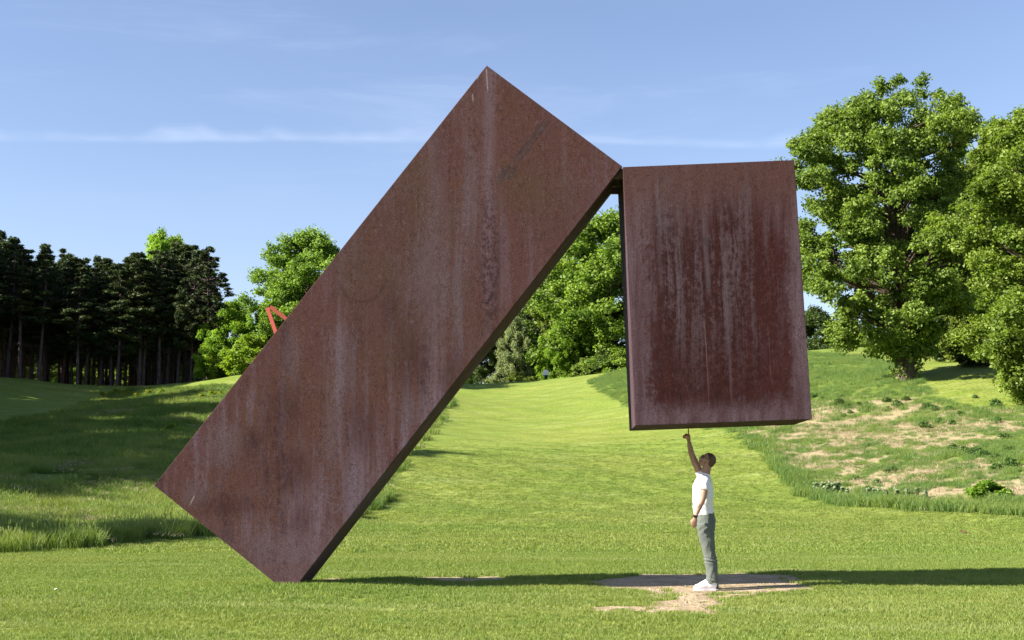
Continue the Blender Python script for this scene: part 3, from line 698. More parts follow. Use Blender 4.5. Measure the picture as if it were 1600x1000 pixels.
# the oak on the right bank
s = 75/F
yy_ = [592-py for py in (566, 545, 510, 450, 380, 310, 250, 200, 160, 128, 118)]
oak = tree_kind('oak', [q*s for q in yy_], [q*s for q in (3,40,140,172,180,180,190,155,118,72,40)], [q*s for q in (3,25,85,128,150,162,172,170,132,95,60)],
                480, .80, 420, .21, 14.5, .5, 11, depth=.9, rough=.17, inner=.30, lowest=2.2)
plant_tree(oak, 'oak_tree', spot(1415, 75), 0, 1, M['oak'], M['bark'], 'tall broad oak on the right bank with a thick dark trunk and a shadow beside')
# maple at the right edge, nearer than the oak
map_ = tree_kind('maple', [.6, 1.6, 3.5, 5.6, 7.0, 9, 11, 13, 14.6, 15.4], [1.2, 2.8, 3.5, 3.0, 2.2, 3.9, 3.9, 3.0, 1.8, .8], [2, 3.5, 4.3, 4.4, 4.6, 4.6, 4.2, 3.3, 2.0, .9], 270, .78, 400, .19, 13, .34, 23, rough=.26, inner=.45)
plant_tree(map_, 'maple_tree', spot(1628, 61), 0, (1, 1, .93), M['maple'], M['bark'], 'light green maple at the right edge with boughs hanging almost to the grass')
# shared broadleaf kinds
kA = tree_kind('round', [1.5, 3, 6, 10, 14, 17, 19, 20], [3.5, 6, 7.8, 8.5, 7.8, 5.6, 3.2, 1.2], [3.5, 6, 7.8, 8.5, 7.8, 5.6, 3.2, 1.2], 280, 1.35, 330, .36, 17, .45, 31, rough=.2)
kB = tree_kind('tall', [1.0, 3, 6, 10, 14, 17, 19.4], [3, 5, 6, 6.4, 5.2, 3.5, 1.1], [3, 4.6, 5.6, 6, 5, 3.3, 1.1], 240, 1.15, 310, .34, 17, .4, 47, rough=.22)
kC = tree_kind('broad', [.6, 2, 5, 8, 11, 13], [3.5, 6, 7.5, 7, 4.5, 1.5], [3.5, 6.2, 7.5, 6.8, 4.6, 1.5], 240, 1.15, 300, .34, 10.5, .35, 59, rough=.2)
kS = tree_kind('shrub', [.2, .8, 1.8, 2.8, 3.5], [1.6, 2.3, 2.4, 1.7, .6], [1.6, 2.3, 2.4, 1.7, .6], 70, .5, 190, .20, 2.6, .07, 71, rough=.2, lowest=.2)
TREES = [ # kind, name, px, Y, height m, width factor, leaf, bark, label
 (kA,'broadleaf_tree',955,158,22,1.1,'maple','bark','tall yellow green tree behind the mown rise, in the gap left of the block'),
 (kA,'broadleaf_tree',1090,150,20,1.0,'oak','bark','big green tree hidden mostly behind the hanging block'),
 (kB,'broadleaf_tree',884,166,18.5,1.0,'oak','bark','mid green tree filling the gap just left of the tallest tree behind the mown rise'),
 (kB,'broadleaf_tree',826,172,18.2,.95,'deep','bark','dark green tree in the gap beside the underside of the leaning slab'),
 (kC,'broadleaf_tree',876,158,8.5,.62,'bright','bark','low bright green tree above the distant walker'),
 (kC,'broadleaf_tree',928,160,9.5,.62,'maple','bark','low spreading tree right of the distant walker at the wood edge'),
 (kC,'broadleaf_tree',806,160,9.5,.5,'grey','bark','pale greyish leaved small tree left of the distant walker'),
 (kB,'broadleaf_tree',752,165,12.5,.7,'deep','grey_bark','dark tree with a pale grey trunk just right of the slab underside'),
 (kB,'broadleaf_tree',700,172,15,.9,'oak','bark','green tree behind the lower half of the leaning slab'),
 (kA,'broadleaf_tree',478,128,14.8,1.02,'maple','bark','large light green oak rising left of the leaning slab behind the red beams'),
 (kA,'broadleaf_tree',590,140,16.5,.8,'oak','bark','tall green tree behind the middle of the leaning slab'),
 (kC,'broadleaf_tree',360,129,7.6,.7,'bright','bark','small sunlit bright green tree between the pines and the large light green oak'),
 (kC,'broadleaf_tree',418,136,8.4,.6,'maple','bark','small green tree under the large light green oak'),
 (kB,'broadleaf_tree',243,176,25.0,.55,'bright','bark','pale yellow green treetop showing above the pines'),
 (kB,'broadleaf_tree',270,178,24.6,.5,'bright','bark','second pale treetop showing above the pines, nearest their right end'),
 (kB,'broadleaf_tree',1628,98,18.8,.8,'maple','bark','pale green treetop behind the maple at the right edge'),
 (kA,'broadleaf_tree',1572,118,20,.8,'oak','bark','green tree standing between the oak and the maple, farther back'),
 (kC,'broadleaf_tree',1505,112,10.5,.6,'maple','bark','light green low tree seen behind and right of the oak trunk'),
 (kC,'broadleaf_tree',1468,128,11,.8,'maple','bark','light green bushy tree filling the space between the oak trunk and the maple, far back'),
 (kB,'broadleaf_tree',1530,104,15,.9,'oak','bark','mid green tree just left of and behind the maple boughs'),
 (kC,'broadleaf_tree',1490,150,12,.9,'oak','bark','green tree on the skyline right of the oak trunk'),
 (kC,'broadleaf_tree',1385,190,10,.8,'deep','bark','far dark tree on the skyline directly behind the oak trunk'),
 (kC,'broadleaf_tree',1275,185,12.2,.9,'deep','bark','far dark green tree on the skyline beside the hanging block lower right corner'),
 (kC,'broadleaf_tree',1322,200,12.5,.9,'oak','bark','far green tree on the skyline under the left boughs of the oak'),
 (kC,'broadleaf_tree',1440,200,12,.9,'oak','bark','far tall green tree on the skyline behind the right boughs of the oak'),
]
for i, (k, nm, px, Y, hgt, wf, lf, bk, lab) in enumerate(TREES):
    H0 = {id(kA): 20, id(kB): 19.4, id(kC): 13}[id(k)]; sz = hgt/H0
    plant_tree(k, nm, spot(px, Y, -.2), i*2.1 % 6.28, (sz*wf/ .95 if k is not kA else sz*wf, sz*wf/.95 if k is not kA else sz*wf, sz), M[lf], M[bk], lab)
# shrubs along the wood edge
SH = [(722,158,.8,'deep','dark shrub at the foot of the wood just right of the slab underside'),
      (780,157,.75,'grey','greyish shrub below the pale small tree'),(812,158,.8,'oak','green shrub at the wood edge left of the distant walker'),
      (836,160,.75,'maple','light green shrub just left of the distant walker'),(873,158,.7,'maple','light green shrub just right of the distant walker'),
      (898,157,.9,'oak','green shrub two along to the right of the distant walker'),(925,154,1.05,'oak','wide green shrub where the wood meets the grassy mound'),
      (955,152,1.2,'deep','dark shrub behind the grassy mound left of the hanging block'),(985,150,1.2,'maple','shrub behind the grassy mound at the hanging block edge'),
      (388,124,1.1,'bright','bright shrub on the crest left of the leaning slab'),(338,127,.95,'bright','low bright shrub at the right end of the pine wood'),
      (1490,92,.95,'deep','dark shrub in the shade right of the oak trunk'),(1522,88,1.0,'oak','green shrub in the shade left of the maple boughs'),
      (1545,80,.9,'deep','dark low shrub tucked under the left boughs of the maple')]
for i, (px, Y, sc_, lf, lab) in enumerate(SH):
    plant_tree(kS, 'shrub', spot(px, Y, -.1), i*1.3, (sc_*1.15, sc_*1.15, sc_), M[lf], M['bark'], lab, 'shrub', trunk=False)
# understorey seen between the pine trunks
for i, px in enumerate((20, 120, 190, 232, 262, 300, 330)):
    plant_tree(kS, 'shrub', spot(px, 172+3*(i % 3), -.2), i, (1.6, 1.6, 1.5), M['bright' if i % 2 else 'maple'], M['bark'],
               'sunlit green undergrowth glimpsed between the pine trunks', 'shrub', 'undergrowth behind the pine wood', trunk=False)

for i, px in enumerate(range(-60, 350, 38)):
    plant_tree(kC, 'broadleaf_tree', spot(px, 196+4*(i % 2), -.3), i*1.7, (1.1, 1.1, .95), M['deep' if i % 3 else 'oak'], M['bark'],
               'dark broadleaf tree deep behind the pine trunks', 'tree', 'dark trees behind the pine wood')
# pines
def pine_kind(seed, H=16.5, low=7.0, R=2.3, n_=75):
    k = Kind(); r = np.random.default_rng(seed)
    h = low+(H-low)*r.uniform(size=n_)**.85; t = (h-low)/(H-low)
    env = R*np.where(t < .25, .55+t*1.8, 1-.88*((t-.25)/.75)**1.15); th = r.uniform(0, 6.283, n_)
    rad_ = env*(.25+.75*r.uniform(size=n_)**.6)
    cen = np.stack([np.cos(th)*rad_, np.sin(th)*rad_, h], -1); rr = r.uniform(.38, .75, n_)*(1-.5*t)
    cen = np.vstack([cen, [[0, 0, H]]]); rr = np.append(rr, .4)
    rad = np.stack([rr, rr, rr*.55], -1)
    k.crown = leaves_mesh('pine_crown', cen, rad, 150, .34, seed, up=.6, fold=.1, aspect=.34)
    H_ = H*.99; ph = r.uniform(0, 6)
    def tp(z): return Vector((.12*math.sin(z*.2+ph), .12*math.cos(z*.17+ph), z))
    tr = ([tp(z) for z in np.linspace(-.4, H_, 9)], [.17*(1-.85*(i/8)) for i in range(9)])
    br = []
    for c in cen:
        c = Vector(c); a = tp(max(2, c.z-.35*math.hypot(c.x, c.y))); br.append(([a, a.lerp(c, .5)-Vector((0, 0, .08)), c], [.05, .035, .01]))
    for q in range(26):
        z = r.uniform(2.2, low+1); a_ = r.uniform(0, 6.28); L = r.uniform(.3, 1.8); a = tp(z)
        br.append(([a, a+Vector((math.cos(a_)*L, math.sin(a_)*L, -.05*L))], [.025, .008]))
    k.trunk = tube_mesh('pine_trunk', [tr], 8); k.limbs = tube_mesh('pine_limbs', br, 4); return k
PK = [pine_kind(101, 16.5, 6.0, 2.3, 90), pine_kind(102, 17.2, 7.2, 2.1, 85), pine_kind(103, 15.6, 4.2, 2.3, 100), pine_kind(104, 16.8, 5.2, 2.4, 100)]
edge_k = pine_kind(120, 16.4, 4.6, 3.7, 150)
def skyline(px):     # photo height of the treetops
    return np.interp(px, [-200,0,12,30,60,80,110,130,160,185,205,240,262,290,300,318,340,350], [372,372,380,398,388,392,388,398,400,405,398,388,384,388,388,392,405,415])
rp = np.random.default_rng(5)
rows = [(131, 24), (136, 26), (142, 28), (149, 28), (157, 28), (166, 26)]
ORD = ['', 'second', 'third', 'fourth', 'fifth', 'sixth', 'seventh', 'eighth', 'ninth', 'tenth', 'eleventh', 'twelfth', 'thirteenth', 'fourteenth', 'fifteenth', 'sixteenth', 'seventeenth', 'eighteenth', 'nineteenth', 'twentieth']
n_vis = 0
for ri, (Yr, cnt) in enumerate(rows):
    for px in np.linspace(-150, 318 if ri else 284, cnt):
        px = px + rp.uniform(-9, 9); Y = Yr + rp.uniform(-2.2, 2.2)
        if 15 < px < 110 and ri == 0: continue
        loc = spot(px, Y, -.15); ki = int(rp.integers(0, 4)); top = at(px, float(skyline(px))+rp.uniform(-7, 22)+(22 if rp.uniform() < .35 else 0), Y)[2]
        H0 = (16.5, 17.2, 15.6, 16.8)[ki]; sz = (top-loc.z)/H0; lab = 'dark pine with a bare straight trunk inside the pine wood on the left bank'; grp = 'pines of the dark wood on the left'
        if ri == 0 and px > 100 and n_vis < 19:
            n_vis += 1; lab = 'front row pine of the dark wood, the %s right of the two stout pale trunks' % (ORD[n_vis-1] or 'first')
        pt = plant_tree(PK[ki], 'pine_tree', loc, rp.uniform(0, 6.28), (rp.uniform(1.0, 1.45), rp.uniform(1.0, 1.45), sz), M['pine2'] if (px > 180 and ri > 0 and rp.uniform() < .5) else M['pine'], M['pine_bark'], lab, 'pine tree', grp)
        pt.rotation_euler = (rp.normal(0, .012), rp.normal(0, .012), pt.rotation_euler.z)
e_ = spot(322, 130, -.15); top = at(318, 388, 130)[2]
plant_tree(edge_k, 'pine_tree', e_, .6, (1, 1, (top-e_.z)/16.4), M['pine'], M['pine_bark'], 'dark pine at the right end of the wood with boughs far down its right side', 'pine tree')
e_ = spot(298, 131, -.15); top = at(300, 396, 131)[2]
plant_tree(edge_k, 'pine_tree', e_, 2.6, (.7, .7, (top-e_.z)/16.4), M['pine'], M['pine_bark'], 'second dark pine from the right end of the wood', 'pine tree')
for px, Yt, lab in ((62, 129.5, 'dark pine with the stoutest pale trunk, near the left edge of the photo'), (29, 129, 'dark pine with a stout pale trunk, second from the left edge of the photo')):
    e_ = spot(px, Yt, -.15); top = at(px, 392, Yt)[2]
    plant_tree(PK[1], 'pine_tree', e_, px*.1, (1.25, 1.25, (top-e_.z)/17.2), M['pine'], M['pine_bark'], lab, 'pine tree')

# neighbours of the pine wood that stand just left of the picture and shade the left bank
for i, (x_, y_, h_) in enumerate([(-31, 36, 15.5), (-35, 42, 20), (-38, 50, 22), (-41, 58, 22), (-44, 66, 23), (-49, 74, 22), (-52, 83, 22), (-54, 92, 20), (-60, 101, 19), (-64, 110, 19), (-47, 46, 24), (-56, 62, 25), (-60, 96, 24), (-63, 116, 25), (-66, 126, 25), (-25, 23.8, 12.0)]):
    k = (kA, kB, kC)[i % 3]; H0 = (20, 19.4, 13)[i % 3]; sz = h_/H0
    plant_tree(k, 'broadleaf_tree', (x_, y_, gz(x_, y_)-.2), i*1.9, (sz*.8 if k is not kC else sz*.62,)*2+(sz,), M['oak'], M['bark'],
               'leafy tree just outside the left edge of the photo, shading the left bank', 'tree', 'trees left of the picture that shade the bank')

# ------------------------------------------------------------------ red beams of a far sculpture
m, n = material('red_paint'); finish(n, principled(n, n.mix(n.noise(n.node('ShaderNodeTexCoord', out=3), 2, 4), (.50, .085, .055), (.56, .12, .08)), .5)); M['red'] = m
YR = 118.0
apex = Vector(at(418, 481, YR)); rs_ = empty('red_beam_sculpture', (apex.x+2, YR, gz(apex.x+2, YR)))
tag(rs_, 'far sculpture of slanting red beams meeting in a point above the leaning slab edge', 'sculpture')
def ibeam(a, b, w, parent, name='beam'):
    a, b = Vector(a), Vector(b); t = (b-a).normalized(); u = t.cross(Vector((0, 1, 0))).normalized(); v = t.cross(u); L = (b-a).length
    bm = bmesh.new(); f = w*.16
    prof_ = [(-w/2,-w/2),(w/2,-w/2),(w/2,-w/2+f),(f/2,-w/2+f),(f/2,w/2-f),(w/2,w/2-f),(w/2,w/2),(-w/2,w/2),(-w/2,w/2-f),(-f/2,w/2-f),(-f/2,-w/2+f),(-w/2,-w/2+f)]
    A_ = [bm.verts.new(a+u*p+v*q-parent.location) for p, q in prof_]; B_ = [bm.verts.new(a+t*L+u*p+v*q-parent.location) for p, q in prof_]
    bm.faces.new(A_); bm.faces.new(B_[::-1])
    for i in range(12): bm.faces.new((A_[i], B_[i], B_[(i+1) % 12], A_[(i+1) % 12]))
    bmesh.ops.recalc_face_normals(bm, faces=bm.faces)
    me = bpy.data.meshes.new(name); bm.to_mesh(me); bm.free(); return link(name, me, M['red'], parent)
def gpt(px, py, Y): q = Vector(at(px, py, Y)); q.z = min(q.z, 99); return q
l1 = gpt(454, 592, YR); l1.z = gz(l1.x, l1.y)-.1
l2 = gpt(582, 576, YR+1); l2.z = gz(l2.x, l2.y)-.1
l3 = gpt(470, 560, YR+9); l3.z = gz(l3.x, l3.y)-.1
ibeam(apex, l1, .34, rs_); ibeam(apex+Vector((.25, 0, .1)), l2, .34, rs_); 
ibeam(apex.lerp(l2, .55), l3, .30, rs_)

# ------------------------------------------------------------------ plants on the right bank
def clump_obj(name, me, px, py, sc_, label, cat, group, mat=None):
    gx_, gy_ = ground_hit(px, py, 30, 130); o = bpy.data.objects.new(name, me); C.objects.link(o); o.location = (gx_, gy_, gz(gx_, gy_)-.03)
    o.rotation_euler = (0, 0, px*.37); o.scale = (sc_, sc_, sc_*.85); tag(o, label, cat, group); return o
wk = tuft_set('weed', M['tuft'], 3, nb=130, h=.62, w=.034, spread=.42, lean=.55, seg=2)
m = leaf_material('weed_leaves', ((.07, .145, .035), (.17, .27, .07)), .3)
def weed_mesh(seed):
    c_, r_ = envelope([.05, .2, .4, .55], [.35, .45, .38, .1], [.35, .45, .38, .1], 26, .16, seed, rough=.2); me = leaves_mesh('weed_clump', c_, r_, 90, .09, seed); me.materials.append(m); return me
WM = [weed_mesh(200+i) for i in range(3)]
WP = [(1271,622,1.1),(1284,626,1),(1312,633,1.4),(1325,637,.9),(1315,623,.8),(1342,634,.8),(1386,628,1),(1400,637,1.3),(1416,626,.9),(1447,640,1.3),(1460,642,1),(1483,642,.9),(1502,650,.9),(1554,637,1.4),
      (1523,622,.7),(1319,652,.8),(1328,646,.7),(1446,670,1.3),(1470,662,1),(1487,664,.9),(1557,661,1),(1569,686,1),(1489,702,.9),(1505,708,1),(1515,712,1.1),(1527,709,1),(1535,714,1),(1556,716,.8),
      (1579,731,1.3),(1555,735,1),(1575,704,.7),(1388,640,.7),(1353,632,.6),(1278,594,.9),(1296,570,.7),(1320,588,.9),(1393,738,.9),(1370,756,.7),(1340,750,.6),(1290,700,.7),(1358,772,.9)]
for i, (px, py, sc_) in enumerate(WP):
    clump_obj('weed_clump', WM[i % 3], px, py, sc_*.60, 'dark green weed clump among the straw and grass of the right bank', 'plant', 'dark weed clumps on the right bank')
m = leaf_material('bush_leaves', ((.09, .19, .012), (.20, .32, .035)), .38)
c_, r_ = envelope([.05, .25, .45, .62], [.6, .75, .6, .2], [.65, .8, .6, .2], 46, .2, 300, rough=.2); me = leaves_mesh('bright_bush', c_, r_, 90, .13, 300); me.materials.append(m)
clump_obj('leafy_bush', me, 1546, 778, .95, 'rounded bright yellow green bush at the foot of the right bank', 'bush', None)
m = leaf_material('milkweed_leaves', ((.16, .23, .12), (.32, .38, .22)), .3)
def stalk(seed):
    r = np.random.default_rng(seed); c_ = [(r.normal(0, .03), r.normal(0, .03), z) for z in np.linspace(.1, .5, 6)]
    me = leaves_mesh('milkweed_plant', c_, [(.10, .10, .05)]*6, 9, .15, seed, up=.9); me.materials.append(m); return me
SM = [stalk(400+i) for i in range(3)]
for i, (px, py) in enumerate([(1288,772),(1293,775),(1298,771),(1303,774),(1309,772),(1276,773),(1316,776),(1324,777),(1357,777),(1366,779),(1374,776),(1400,776),(1401,781),(1418,777),(1432,778),(1446,780),(1385,780)]):
    clump_obj('milkweed_plant', SM[i % 3], px, py, 1.0 if i < 6 else .75, 'pale upright broad leaved weed at the foot of the right bank', 'plant', 'pale milkweed stalks along the right bank')
c_, r_ = envelope([.05, .2, .38], [.35, .4, .15], [.35, .4, .15], 30, .14, 310, rough=.2); me = leaves_mesh('bank_bush', c_, r_, 130, .05, 310); me.materials.append(M['bright'])
for px, py, s_, lab in ((14, 850, .85, 'low bright leafy plant in the tall grass at the left edge of the photo'), (268, 682, 1.4, 'dark round weed on the shaded left bank near the slab')):
    gx_, gy_ = ground_hit(px, py, 20, 120); o = link('leafy_plant', me); o.location = (gx_, gy_, gz(gx_, gy_)); o.scale = (s_,)*3; tag(o, lab, 'plant')
# yellowish mustard-like weeds on the left bank
m = leaf_material('yellow_weed', ((.19, .26, .02), (.38, .38, .04)), .35)
c_, r_ = envelope([.1, .4, .75], [.5, .6, .3], [.5, .6, .3], 26, .2, 320, rough=.2); ym = leaves_mesh('yellow_weed', c_, r_, 40, .16, 320); ym.materials.append(m)
for i, (px, py) in enumerate([(160,618),(171,620),(182,616),(192,618),(203,614),(252,617),(266,621),(278,616),(290,621),(303,618),(316,624),(332,621),(345,617),(214,622),(232,618)]):
    clump_obj('yellow_weed', ym, px, py, .5+.25*((px*7) % 5)/4, 'clump of yellow green weeds on the left bank below the pines', 'plant', 'yellow green weeds below the pines')
# litter leaves on the lawn
m, n = material('dry_leaf'); finish(n, principled(n, (.13, .06, .025), .8)); M['dry'] = m
m, n = material('pale_petal'); finish(n, principled(n, (.75, .70, .66), .8)); M['pale'] = m
def leaf_obj(px, py, size, mat, lab, name='fallen_leaf'):
    gx_, gy_ = ground_hit(px, py, 7, 60); bm = bmesh.new()
    P_ = [(0,-.5,.15),(.3,-.2,.3),(.35,.15,.2),(0,.5,.35),(-.35,.15,.25),(-.3,-.2,.1)]
    vs = [bm.verts.new(Vector(p)*size) for p in P_]; c0 = bm.verts.new((0, 0, size*.12))
    for i in range(6): bm.faces.new((vs[i], vs[(i+1) % 6], c0))
    r = bmesh.ops.extrude_face_region(bm, geom=list(bm.faces)); bmesh.ops.translate(bm, vec=(0, 0, .004), verts=[v for v in r['geom'] if isinstance(v, bmesh.types.BMVert)])
    me = bpy.data.meshes.new(name); bm.to_mesh(me); bm.free(); o = link(name, me, mat); o.location = (gx_, gy_, gz(gx_, gy_)+.03); tag(o, lab, 'leaf')
leaf_obj(1505, 835, .22, M['dry'], 'curled brown dead leaf lying on the lawn at the right'); leaf_obj(1512, 837, .14, M['dry'], 'smaller brown leaf scrap beside the curled dead leaf')
leaf_obj(87, 927, .05, M['pale'], 'tiny white petal on the lawn at the lower left')
leaf_obj(299, 936, .05, M['dry'], 'tiny brown leaf on the lawn below the left corner of the slab')

# ------------------------------------------------------------------ the man
YM = 16.68
FX, FY = at(1104, 914, YM)[0], YM
root = empty('person', (FX, FY, gz(FX, FY)))
tag(root, 'man in white t-shirt and grey trousers touching the hanging block with one raised finger', 'person')
RL = root.location.copy()
def pm(px, py, dy=0.0):                    # body point; dy metres towards (-) or away from (+) the camera from his middle
    q = at(px, py, YM+dy); return Vector(q)-RL
SIDE = Vector((0, 1, 0))
def loft(bm, pts, rad, sides=18, side=SIDE, closed=True):
    rings = []
    pts = [Vector(p) for p in pts]
    for i, p in enumerate(pts):
        t = (pts[min(i+1, len(pts)-1)]-pts[max(i-1, 0)]).normalized(); s_ = (side - t*side.dot(t)).normalized(); nn = t.cross(s_)
        a, b = rad[i] if isinstance(rad[i], tuple) else (rad[i], rad[i])
        rings.append([bm.verts.new(p+nn*(a*math.cos(2*math.pi*k/sides))+s_*(b*math.sin(2*math.pi*k/sides))) for k in range(sides)])
    for r0, r1 in zip(rings, rings[1:]):
        for k in range(sides): bm.faces.new((r0[k], r0[(k+1) % sides], r1[(k+1) % sides], r1[k]))
    if closed: bm.faces.new(rings[0][::-1]); bm.faces.new(rings[-1])
def ball(bm, c, r3, rot=None):
    M4 = Matrix.Translation(c) @ (rot.to_4x4() if rot is not None else Matrix.Identity(4)) @ Matrix.Diagonal((r3[0], r3[1], r3[2], 1))
    bmesh.ops.create_uvsphere(bm, u_segments=20, v_segments=14, radius=1, matrix=M4)
def fuse(name, bm, mat, parent, voxel=.008, smooth=4, factor=.5):
    bmesh.ops.recalc_face_normals(bm, faces=bm.faces)
    me = bpy.data.meshes.new(name); bm.to_mesh(me); bm.free(); t = bpy.data.objects.new(name, me); C.objects.link(t)
    md = t.modifiers.new('r', 'REMESH'); md.mode = 'VOXEL'; md.voxel_size = voxel; md.use_smooth_shade = True
    ms = t.modifiers.new('s', 'SMOOTH'); ms.iterations = smooth; ms.factor = factor
    dg = bpy.context.evaluated_depsgraph_get(); dg.update(); nm = bpy.data.meshes.new_from_object(t.evaluated_get(dg)); nm.name = name
    bpy.data.objects.remove(t); return link(name, nm, mat, parent, True)
m, n = material('skin')
pos = n.node('ShaderNodeTexCoord', out=3)
c = n.mix(n.noise(pos, 18, 4), (.29, .16, .108), (.37, .215, .15))
# dark ink marks on the forearms, stubble on the jaw
px_, py_, pz_ = n.xyz(pos)[:3]
ink = n.ramp(n.noise(pos, 38, 3, .5), .53, .58)
def boxmask(p, r_): 
    dd = n.vm('LENGTH', n.vm('SUBTRACT', pos, tuple(p)), out=1); return n.ramp(dd, r_, r_*.75)
for p, r_ in ((pm(1091, 789, -.25), .05), (pm(1096, 772, -.25), .035), (pm(1079, 701, .16), .055), (pm(1085, 716, .16), .03)):
    c = n.mix(n.m('MULTIPLY', n.m('MULTIPLY', boxmask(p, r_), ink), .75), c, (.06, .06, .075))
jaw = boxmask(pm(1097, 725, 0), .075)
c = n.mix(n.m('MULTIPLY', jaw, .55), c, (.20, .10, .06))
finish(n, principled(n, c, .5, spec=.4, **{'Subsurface Weight': .08, 'Subsurface Radius': (.01, .004, .002)})); M['skin'] = m
def cloth(name, a, b, sc_=9, bumpd=.012, rough=.9):
    m, n = material(name); pos = n.node('ShaderNodeTexCoord', out=3)
    w = n.noise(n.scaled(pos, 1, 1, .55), sc_, 3, .5, 1.2); c = n.mix(w, a, b)
    finish(n, principled(n, c, rough, normal=n.bump(n.m('ADD', w, n.m('MULTIPLY', n.noise(pos, 220, 2), .03)), .8, bumpd), spec=.15, **{'Sheen Weight': .1})); return m
M['shirt'] = cloth('white_cotton', (.70, .70, .74), (.76, .76, .80), 7, .035)
M['trousers'] = cloth('grey_cotton', (.088, .103, .092), (.128, .144, .128), 8, .04)
M['shoe'] = cloth('white_canvas', (.82, .80, .80), (.88, .86, .86), 12, .004, .6)

bm = bmesh.new()
# head, tilted back: face looks up to the left
hc = pm(1105.5, 719.3, 0); tilt = Matrix.Rotation(math.radians(38), 3, 'Y')      # his forward (-X) lifted
fwd = Vector((-math.cos(math.radians(36)), 0, math.sin(math.radians(36)))); upv = Vector((math.sin(math.radians(36)), 0, math.cos(math.radians(36))))
def hp(f, u, s_=0): return hc + fwd*f*.9 + upv*u*.9 + Vector((0, s_*.92, 0))
def hball(bm_, c_, r_, t_): ball(bm_, c_, tuple(q*.9 for q in r_), t_)
hball(bm, hp(-.012, .022), (.100, .078, .092), tilt)               # skull
hball(bm, hp(.035, -.035), (.060, .060, .082), tilt)               # face
hball(bm, hp(.052, -.088), (.036, .036, .030), tilt)               # chin
hball(bm, hp(.015, -.070), (.052, .054, .040), tilt)               # jaw
loft(bm, [hp(.088, .012), hp(.100, -.012), hp(.114, -.036), (hp(.096, -.046))], [.008, .010, .014, .012], 10)   # nose
for s_ in (-1, 1):
    hball(bm, hp(.082, -.030, s_*.028), (.016, .018, .014), tilt)     # cheeks
    hball(bm, hp(.090, .022, s_*.026), (.012, .020, .008), tilt)      # brow
    hball(bm, hp(-.004, -.018, s_*.080), (.018, .008, .028), tilt)    # ear
    hball(bm, hp(-.010, -.014, s_*.088), (.010, .006, .024), tilt)
hball(bm, hp(.094, -.060), (.010, .022, .007), tilt); hball(bm, hp(.090, -.074), (.010, .020, .008), tilt)          # lips
loft(bm, [hp(-.02, -.03), pm(1104, 733, 0), pm(1102, 741, 0), pm(1101, 750, 0)], [(.062, .058), (.056, .056), (.060, .060), (.075, .085)])   # neck
# trunk and legs under the clothes
loft(bm, [pm(1101, 745), pm(1099, 755), pm(1098, 770), pm(1099, 790), pm(1101, 806), pm(1102, 822)], [(.06, .10), (.090, .165), (.105, .165), (.095, .145), (.10, .145), (.09, .14)])
for dy in (-.085, .095):
    loft(bm, [pm(1102, 815, dy), pm(1104, 840, dy), pm(1108, 866, dy), pm(1111, 888, dy), pm(1113, 909, dy)], [(.085, .075), (.078, .07), (.052, .05), (.052, .048), (.032, .035)])
    loft(bm, [pm(1114, 905, dy), pm(1112, 910, dy), pm(1100, 912.5, dy)], [(.028, .03), (.028, .03), (.014, .03)])
# hanging near arm (his left), bent a little forward
sh = pm(1101, 752, -.175)
loft(bm, [sh, pm(1101, 764, -.215), pm(1098.5, 778, -.235), pm(1096.5, 784, -.24), pm(1092.5, 792, -.245), pm(1087.5, 805, -.25), pm(1086.3, 809, -.25)],
     [(.052, .05), (.046, .044), (.040, .038), (.038, .038), (.038, .036), (.025, .028), (.023, .029)])
hand0 = pm(1086.3, 809, -.25)
loft(bm, [hand0, pm(1085.5, 812, -.25), pm(1084.8, 816.5, -.25)], [(.024, .016), (.036, .016), (.034, .014)], 12)
for i, (fx, ln) in enumerate(((-.026, .062), (-.009, .070), (.009, .066), (.024, .050))):
    b0 = pm(1084.8, 816, -.25)+Vector((fx, 0, 0))
    loft(bm, [b0+Vector((0, 0, .01)), b0+Vector((0, .004, -ln*.45)), b0+Vector((.004, .014, -ln*.8)), b0+Vector((.008, .026, -ln))], [.0095, .009, .0082, .006], 8)
b0 = pm(1085, 811.5, -.25)
loft(bm, [b0+Vector((-.022, .005, 0)), b0+Vector((-.042, .016, -.026)), b0+Vector((-.040, .022, -.055))], [.012, .011, .008], 8)
# raised far arm (his right) with pointing finger
A1 = [pm(1099, 747, .155), pm(1092, 735, .175), pm(1084.5, 719, .175), pm(1080.6, 709, .17), pm(1078.6, 700, .165), pm(1076.6, 690.5, .16), pm(1076.2, 688, .16)]
loft(bm, A1, [(.060, .055), (.050, .050), (.044, .042), (.039, .037), (.036, .034), (.024, .026), (.023, .025)])
loft(bm, [pm(1076.2, 688, .16), pm(1075.3, 684, .16), pm(1074.4, 679.5, .16)], [(.024, .020), (.034, .022), (.034, .020)], 12)
TIP = None
k0 = pm(1075.9, 679.8, .155)
_uz = (o2.z - bz.z*3.327) - RL.z     # underside height at the block's near left corner
def under(x_, y_):                   # underside height above a point given relative to his feet
    q = Vector((x_+RL.x, y_+RL.y, 0)); o_ = o2 - bz*3.327; return o_.z - (bz.x*(q.x-o_.x)+bz.y*(q.y-o_.y))/bz.z - RL.z
tipz = under(k0.x-.003, k0.y)
tip = Vector((k0.x-.003, k0.y, tipz-.0075))
loft(bm, [k0-Vector((0, 0, .012)), k0.lerp(tip, .35), k0.lerp(tip, .7)+Vector((.002, 0, 0)), tip], [.0105, .0098, .0088, .0068], 10)
